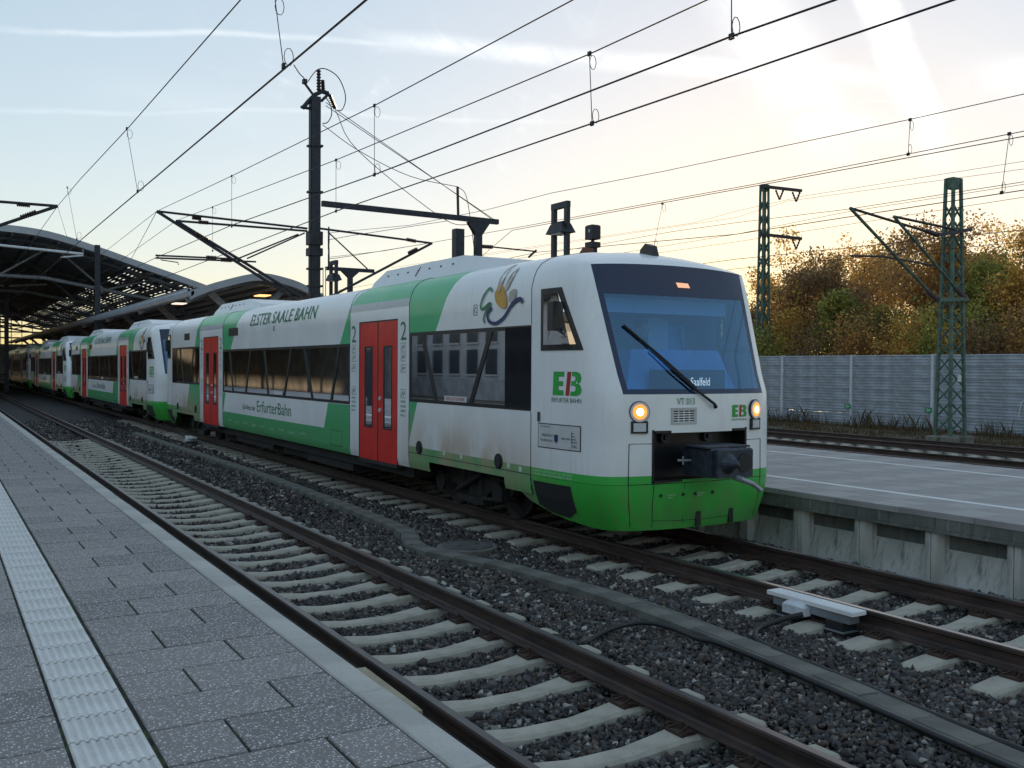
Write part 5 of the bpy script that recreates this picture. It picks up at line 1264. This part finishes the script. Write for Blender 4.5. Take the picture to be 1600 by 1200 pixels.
lm=lattice('lattice_mast',LX,YR,9.08,.86,.42,'near green riveted lattice mast before the noise barrier, cantilever to the left')
for s in (-1,1):
    for s2 in (-1,1): MB().bbox(s*.42-.25,s*.42+.25,s2*.30-.22,s2*.30+.22,-.75,-.22,.03).build('footing',MAT['mast_foot'],lm)
def lr(u,v): p=at(u,v,Y=YR); return (p[0]-LX,p[1]-YR-.3,p[2])
MB().bar(lr(1452,369),lr(1505,360),.16,.12).build('bracket',MAT['dark_steel'],lm); MB().bar(lr(1454,469),lr(1500,468),.12,.14).build('bracket',MAT['lattice_green'],lm)
A1,A2=lr(1317,327),lr(1385,340)
MB().tube([A1,lr(1432,362),lr(1455,367)],.045,8).build('top_tube',MAT['dark_steel'],lm); insul(lm,lr(1435,362),lr(1452,368),.09)
MB().tube([A1,lr(1388,402),lr(1452,469)],.055,8).build('brace_tube',MAT['lattice_green'],lm); insul(lm,lr(1436,454),lr(1452,469),.11)
MB().tube([A2,lr(1480,360)],.045,8).build('top_tube',MAT['dark_steel'],lm)
MB().tube([A2,lr(1495,466)],.055,8).build('brace_tube',MAT['lattice_green'],lm); insul(lm,lr(1480,450),lr(1495,466),.11)
MB().tube([lr(1318,401),lr(1368,402),lr(1448,416)],.035,6).build('register_arm',MAT['dark_steel'],lm); MB().tube([lr(1432,363),lr(1389,402)],.02,5).build('stay',MAT['dark_steel'],lm)
MB().box(-.12,.12,-.62,-.56,2.0,2.5) ; MB().bbox(-.09,.09,-.36,-.33,1.75,1.98,.005).build('number_plate',MAT['sign_white'],lm)
FX,FY=41.0,41.0
fm=lattice('lattice_mast',FX,FY,12.7,.68,.36,'farther green lattice mast with two short arms, beside the railcar cab',-.5,'lattice_green',.8)
fr=lambda u,v: tuple(np.array(at(u,v,Y=FY-.3))-np.array([FX,FY,0]))
for v in ((291,298),(366,373)):
    MB().bar(fr(1190,v[0]),fr(1252,v[1]),.16,.16).build('arm',MAT['dark_steel'],fm)
for (u,v) in ((1218,297),(1244,300),(1244,374)):
    for du in (-6,6): insul(fm,fr(u+du,v),fr(u,v+15),.07,4)
# ------------------------------------------------------------------ lamps and speaker on the far platform
def lamp(y,label,tilt=0):
    t=tag(empty('platform_lamp',(12.6,y,.55)),label,'lamp','twin post platform lamps')
    for s in (-1,1): MB().box(-.05,.05,s*.27-.06,s*.27+.06,0,5.42).build('post',MAT['mast_blue'],t)
    MB().box(-.055,.055,-.335,.335,5.32,5.46).build('top_bar',MAT['mast_blue'],t)
    h=MB(); h.frustum((-.19,.19,-.36,.36,4.74),(-.13,.13,-.24,.24,4.96)); h.box(-.1,.1,-.2,.2,4.96,5.0); hh=h.build('lamp_head',MAT['dark_steel'],t)
    MB().box(-.14,.14,-.2,.2,4.715,4.736).build('lamp_glass',MAT['lens_clear'],hh)
    return t
lamp(19.1,'nearer twin post lamp rising behind the railcar roof'); lamp(34.1,'farther twin post lamp just right of the tall mast')
sp_=tag(empty('loudspeaker',(12.6,17.8,.55)),'boxy dark loudspeaker on a post above the cab roof','loudspeaker')
MB().box(-.07,.07,-.08,.08,0,4.28).build('post',MAT['mast_blue'],sp_); MB().box(-.12,.12,-.13,.13,4.28,4.40).build('bracket',MAT['dark_steel'],sp_)
b=MB(); b.bbox(-.12,.12,-.13,.13,4.46,4.78,.03); b.tube([(0,0,4.42),(0,0,4.5)],.04,8); bb=b.build('speaker_box',MAT['dark_steel'],sp_); MB().disc((-.123,-.04,4.64),(1,0,0),.04,.01,10).build('badge',MAT['galv'],bb)
for (u,v0,X,Yy,lab) in ((547,430,20.5,58,'distant drop post with short arm right of the farther lamp'),):
    t=tag(empty('catenary_mast',(X,Yy,0)),lab,'mast'); zt=at(547,424,Y=Yy)[2]; 
    MB().box(-.15,.15,-.12,.12,-.5,zt-.4).build('column',MAT['mast_blue'],t); MB().frustum((-.15,.15,-.12,.12,zt-.4),(-.6,.6,-.12,.12,zt)).build('flare',MAT['mast_blue'],t); MB().bar((-1.6,0,zt+.1),(1.6,0,zt+.1),.2,.22).build('arm',MAT['mast_blue'],t)
    t.location.x=at(547,424,Y=Yy)[0]
plain('rust_red',(.16,.05,.035),.6)
hn=tag(empty('roof_horn',(8.75,12.6,3.69)),'small reddish warning horn on the nearest railcar roof','horn')
MB().prism([(-.16,.10),(.16,.10),(.16,.13),(-.16,.13)],'x',-.2,.2).build('tray',MAT['dark_steel'],hn); MB().prism([(-.12,.132),(.14,.132),(-.12,.34)],'x',-.10,.10).build('horn_body',MAT['rust_red'],hn)
for s in (-1,1): MB().box(-.02,.02,s*.1-.02,s*.1+.02,-.05,.10).build('leg',MAT['dark_steel'],hn)
# ------------------------------------------------------------------ platform canopy
cn=tag(empty('platform_canopy',(0,0,0)),'low arched platform canopy with pale blue eaves behind the train','canopy')
CY0,CY1=45.,165.
arc=spline([(9.95,5.42),(10.35,5.62),(11.26,5.97),(13.0,6.42),(14.4,6.25),(15.35,5.93),(16.0,5.55)],5); arc=[(float(a),float(b)) for a,b in arc]
MB().prism(arc+[(a,b-.10) for a,b in arc[::-1]],'y',CY0+.35,CY1).build('roof_deck',MAT['roof_dark'],cn)
fas=MB().prism([(a,b+.03) for a,b in arc]+[(a,b-.30) for a,b in arc[::-1]],'y',CY0,CY0+.34).build('front_fascia',MAT['fascia'],cn)
MB().tube([(9.92,CY0,5.42),(9.92,CY1,5.42)],.17,14).build('eave_tube',MAT['fascia'],cn); MB().box(9.80,9.90,CY0,CY1,5.48,5.62).build('gutter',MAT['fascia'],cn)
MB().tube([(16.0,CY0,5.5),(16.0,CY1,5.5)],.17,10).build('eave_tube',MAT['fascia'],cn)
for k in range(10):
    y=CY0+1.0+12*k
    r=MB(); 
    for (a,b),(c,d) in zip(arc[:-1],arc[1:]): r.bar((a,y,b-.28),(c,y,d-.28),.22,.32)
    r.build('arch_rib',MAT['hall_steel'],cn)
    MB().tube([(12.7,y,.55),(12.7,y,4.2)],.16,10).build('column',MAT['hall_steel'],cn)
    for xx,zz in ((11.0,5.55),(14.5,5.85)): MB().bar((12.7,y,4.0),(xx,y,zz),.16,.28).build('strut',MAT['hall_steel'],cn)
for j,(a,b) in enumerate(arc[3:-3:3]): MB().box(a-.06,a+.06,CY0+.4,CY1,b-.26,b-.12).build('purlin',MAT['hall_steel'],cn)
for y,x,z,mt in ((47.5,13.9,5.62,'lamp_canopy'),(52,10.9,5.35,'led_white')):
    MB().box(x-.28,x+.28,y-.5,y+.5,z-.05,z).build('lamp_panel',MAT[mt],cn)
# ------------------------------------------------------------------ station hall
hl=tag(empty('station_hall',(0,0,0)),'large arched dark train shed roof spanning the tracks at far left','station hall')
HY0,HY1=75.,185.
hp=spline([(-20,6.2),(-14,8.2),(-9,9.8),(-4,11.0),(.5,11.55),(3.96,11.62),(6.91,11.37),(10,10.56),(13.02,9.61),(16.88,8.41),(21,7.0)],4); hp=[(float(a),float(b)) for a,b in hp]
MB().prism([(a,b+.05) for a,b in hp]+[(a,b-.42) for a,b in hp[::-1]],'y',HY0,HY0+.4).build('front_edge',MAT['fascia'],hl)
SG=list(zip(hp[:-1],hp[1:]))
rnd=random.Random(3)
for i,((a,b),(c,d)) in enumerate(SG):
    sky=(12.6<(a+c)/2<17.6) or (-2.0<(a+c)/2<1.2)
    if not sky:
        MB().prism([(a,b),(c,d),(c,d-.22),(a,b-.22)],'y',HY0+.41,HY1).build('roof_deck',MAT['soffit'],hl)
    else:      # glazed strip: slats with gaps of light between them
        n=3
        for k in range(n):
            t0,t1=k/n,(k+.58)/n; p0=(a+(c-a)*t0,b+(d-b)*t0); p1=(a+(c-a)*t1,b+(d-b)*t1)
            MB().prism([p0,p1,(p1[0],p1[1]-.03),(p0[0],p0[1]-.03)],'y',HY0+.41,HY1).build('roof_slat',MAT['soffit'],hl)
        for y in np.arange(HY0+1,HY1,2.0):
            if rnd.random()<.88: MB().prism([(a,b-.04),(c,d-.04),(c,d-.07),(a,b-.07)],'y',y,y+rnd.choice([.8,1.3,1.9])).build('roof_bar',MAT['soffit'],hl)
for i,(a,b) in enumerate(hp[1:-1:2]): MB().box(a-.09,a+.09,HY0+.5,HY1,b-.55,b-.24).build('purlin',MAT['hall_steel'],hl)
for k in range(7):
    y=HY0+3+16*k
    low=[(-19,5.6),(-9,7.3),(0,8.5),(7,8.4),(14,7.2),(20,6.2)]
    MB().tube([(a,y,b) for a,b in low],.14,8).build('truss_chord',MAT['hall_steel'],hl)
    MB().tube([(a,y,b-.5) for a,b in hp[::2]],.13,8).build('truss_arch',MAT['hall_steel'],hl)
    top=lambda x: float(np.interp(x,[p[0] for p in hp],[p[1] for p in hp]))-.5; lo=lambda x: float(np.interp(x,[p[0] for p in low],[p[1] for p in low]))
    xs=np.linspace(-17,18,11)
    for j in range(10):
        a,b=xs[j],xs[j+1]; MB().tube([(a,y,top(a)),(b,y,lo(b))] if j%2 else [(a,y,lo(a)),(b,y,top(b))],.08,6).build('truss_brace',MAT['hall_steel'],hl)
    for x in (-19,20.2): MB().tube([(x,y,-.5),(x,y,top(x)+.2)],.25,10).build('column',MAT['hall_steel'],hl)
MB().box(20.9,21.1,HY0+.5,HY1,3.2,6.9).build('side_wall',MAT['soffit'],hl); MB().box(-20.2,-20,HY0,HY1,-.5,6.1).build('side_wall',MAT['soffit'],hl)
# glazed far gable: bars before the bright sky
for x in np.arange(-19,20,1.6): MB().box(x-.06,x+.06,HY1-.1,HY1+.05,5.4,float(np.interp(x,[p[0] for p in hp],[p[1] for p in hp]))).build('gable_mullion',MAT['hall_steel'],hl)
for z in (5.4,6.6,7.6,8.6,9.6,10.6):
    xs=[p[0] for p in hp if p[1]>z]; MB().box(min(xs),max(xs),HY1-.12,HY1+.06,z-.12,z+.12).build('gable_rail',MAT['hall_steel'],hl)
MB().box(-20,21,HY1+.2,HY1+.3,-.5,5.3).build('gable_wall',MAT['soffit'],hl)
# masts at the mouth of the hall
def hall_mast(x,y,h,arms,label):
    t=tag(empty('catenary_mast',(x,y,0)),label,'mast'); MB().box(-.17,.17,-.17,.17,-.5,h).build('column',MAT['mast_blue'],t)
    for (x1,z1,z2) in arms: MB().tube([(0,0,z1),(x1,0,z2)],.07,6).build('arm',MAT['alu_post'],t)
p=at(152,383,Y=74); hall_mast(p[0],74,p[2],[],'slim mast standing in the mouth of the station hall')
p1=at(130,397,Y=74); p0=at(-30,380,Y=74)
t=tag(empty('register_beam',(0,74,0)),'pale horizontal beam hanging in the mouth of the station hall','beam'); MB().tube([(p0[0],0,p0[2]),(p1[0],0,p1[2])],.09,6).build('beam',MAT['alu_post'],t)
MB().tube([(p0[0],0,p0[2]-.02),(p0[0],0,11.2)],.06,6).build('hanger',MAT['hall_steel'],t); p2=at(95,402,Y=74); MB().tube([(p2[0],0,p2[2]),(p1[0],0,p1[2]-.1)],.06,6).build('brace',MAT['alu_post'],t); MB().tube([(p1[0],0,p1[2]),(p1[0],0,top(p1[0]))],.04,5).build('hanger',MAT['hall_steel'],t)
p=at(10,445,Y=96); hall_mast(p[0],96,p[2],[(-3.0,p[2]-.1,p[2]),(3.2,p[2]-.1,p[2]+.2)],'mast with crossarm deep inside the station hall')
# ------------------------------------------------------------------ station building on the near side (seen as reflection in the windows)
sb=tag(empty('station_building',(-25,0,0)),'long station building behind the photographer, mirrored in the train windows','building')
MB().box(-10,0,-40,150,-.5,6.7).build('wall',MAT['facade'],sb); MB().box(-10.4,.6,-40.4,150.4,6.7,7.2).build('roof',MAT['roof_dark'],sb); MB().box(.0,.12,-40,150,-.5,1.2).build('plinth',MAT['soffit'],sb)
WG=MB().box(0,.06,-.9,.9,-1.0,1.0).mesh('window',MAT['facade_glass'])
WF=MB().box(.0,.10,-1.0,1.0,-1.15,-1.02).mesh('sill',MAT['edge_stone'])
for k in range(58):
    for z in (2.6,5.2):
        w=link('window',WG,sb,(.02,-38+3.2*k,z)); link('sill',WF,w,(0,0,0))
